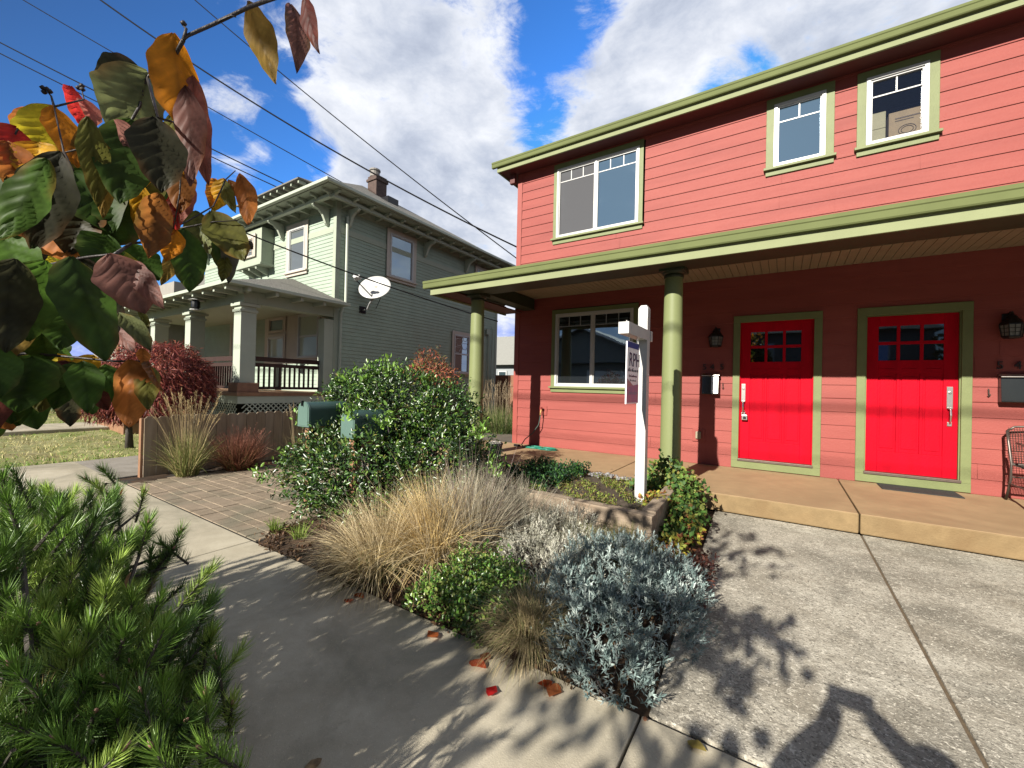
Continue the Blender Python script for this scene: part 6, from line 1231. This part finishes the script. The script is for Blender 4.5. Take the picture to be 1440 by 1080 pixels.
def blob(px, py, r0, w):
    d = unit(ray(px, py)); dp = n.new('ShaderNodeVectorMath'); dp.operation = 'DOT_PRODUCT'; nn = n.new('ShaderNodeVectorMath'); nn.operation = 'NORMALIZE'; l.new(D_, nn.inputs[0]); l.new(nn.outputs[0], dp.inputs[0]); dp.inputs[1].default_value = tuple(d)
    r = n.new('ShaderNodeMapRange'); r.interpolation_type = 'SMOOTHSTEP'; r.inputs[1].default_value = math.cos(r0); r.inputs[2].default_value = math.cos(r0*.25); r.inputs[3].default_value = 0; r.inputs[4].default_value = w; l.new(dp.outputs['Value'], r.inputs[0]); return r.outputs[0]
BL = [(540, 100, .32, .34), (620, 230, .32, .34), (500, 190, .16, .25), (640, 330, .26, .34), (440, 60, .12, .22), (330, 190, .12, .40), (318, 130, .06, .30), (372, 245, .09, .38), (290, 15, .08, .20), (880, 120, .24, .30), (855, 150, .14, .18), (1000, 40, .34, .32), (1200, 10, .4, .42), (700, 300, .20, .30), (720, 480, .25, .34), (480, 250, .10, .28), (640, 60, .2, .14),
      (815, 5, .12, -.26), (790, 50, .12, -.30), (765, 100, .11, -.30), (745, 150, .09, -.26), (775, 195, .08, -.34), (1030, 108, .08, -.40), (990, 128, .06, -.3), (1060, 95, .05, -.25), (425, 205, .08, -.5), (475, 232, .06, -.4), (400, 170, .05, -.3), (60, 60, .5, -.45), (200, 220, .3, -.35), (400, 15, .05, -.25), (690, 10, .09, -.2), (560, 60, .07, -.12)]
acc = None
for q in BL:
    if q[3] == 0: continue
    b_ = blob(*q); acc = b_ if acc is None else M('ADD', acc, b_)
nz1 = noise(4.2, 12, .5, .66, 3.3)
nz4 = noise(9.0, 10, 1.2, .66, 1.7)
dens = M('ADD', M('ADD', M('MULTIPLY', M('SUBTRACT', nz1, .5), 2.6), M('MULTIPLY', M('SUBTRACT', nz4, .5), 1.3)), acc)
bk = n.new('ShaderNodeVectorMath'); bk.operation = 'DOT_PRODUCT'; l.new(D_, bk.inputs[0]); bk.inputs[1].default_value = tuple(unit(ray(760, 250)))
br_ = n.new('ShaderNodeMapRange'); br_.inputs[1].default_value = .35; br_.inputs[2].default_value = -.35; br_.inputs[3].default_value = .02; br_.inputs[4].default_value = -.22; l.new(bk.outputs['Value'], br_.inputs[0]); dens = M('ADD', dens, br_.outputs[0])  # cloud cover thinned behind the viewer to weaken fill on the porch wall
sdn = n.new('ShaderNodeVectorMath'); sdn.operation = 'DOT_PRODUCT'; l.new(D_, sdn.inputs[0]); sdn.inputs[1].default_value = (.86, .15, .45); sr_ = n.new('ShaderNodeMapRange'); sr_.inputs[1].default_value = .45; sr_.inputs[2].default_value = .9; sr_.inputs[4].default_value = .7; l.new(sdn.outputs['Value'], sr_.inputs[0]); dens = M('ADD', dens, sr_.outputs[0])  # unseen bright clouds added off to the right to fill the sage side wall
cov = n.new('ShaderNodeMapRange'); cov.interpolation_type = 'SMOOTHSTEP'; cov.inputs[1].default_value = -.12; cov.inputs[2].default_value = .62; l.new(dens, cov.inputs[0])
# cloud tone: bright billowy edges, greyer thick middles
nz2 = noise(2.6, 7, .3, .55, 9.1); nz3 = noise(7.0, 6, .2, .6, 5.0)
tone = M('ADD', M('MULTIPLY', M('SUBTRACT', nz2, .5), 1.3), M('MULTIPLY', M('SUBTRACT', nz3, .5), 1.3))
tone = M('SUBTRACT', M('ADD', tone, .98), M('MULTIPLY', dens, .38), clamp=True)
rp = n.new('ShaderNodeValToRGB'); e = rp.color_ramp.elements; e[0].position = 0.0; e[0].color = (.30, .35, .47, 1); e[1].position = 1.0; e[1].color = (.88, .90, .95, 1); m1 = e.new(.45); m1.color = (.52, .57, .68, 1); l.new(tone, rp.inputs[0])
nd_ = n.new('ShaderNodeVectorMath'); nd_.operation = 'NORMALIZE'; l.new(D_, nd_.inputs[0]); sdp = n.new('ShaderNodeVectorMath'); sdp.operation = 'DOT_PRODUCT'; l.new(nd_.outputs[0], sdp.inputs[0]); sdp.inputs[1].default_value = tuple(sd_)
sf = n.new('ShaderNodeMapRange'); sf.inputs[1].default_value = -.6; sf.inputs[2].default_value = .45; l.new(sdp.outputs['Value'], sf.inputs[0])
tin = n.new('ShaderNodeMix'); tin.data_type = 'RGBA'; l.new(sf.outputs[0], tin.inputs[0]); tin.inputs[6].default_value = (.100, .250, .420, 1); tin.inputs[7].default_value = (.036, .038, .044, 1)
sk_ = n.new('ShaderNodeVectorMath'); sk_.operation = 'MULTIPLY'; l.new(sky.outputs[0], sk_.inputs[0]); l.new(tin.outputs[2], sk_.inputs[1])
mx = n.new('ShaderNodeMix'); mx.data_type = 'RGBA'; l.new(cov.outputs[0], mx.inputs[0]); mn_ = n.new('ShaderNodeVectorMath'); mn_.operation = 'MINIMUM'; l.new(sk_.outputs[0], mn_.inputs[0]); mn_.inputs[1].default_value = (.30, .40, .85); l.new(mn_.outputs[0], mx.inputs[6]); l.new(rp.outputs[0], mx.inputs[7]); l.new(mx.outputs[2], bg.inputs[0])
C.view_settings.view_transform = 'Standard'; C.view_settings.look = 'None'; C.view_settings.exposure = 1.28; C.view_settings.gamma = 1.0
C.cycles.max_bounces = 6; C.cycles.transparent_max_bounces = 8
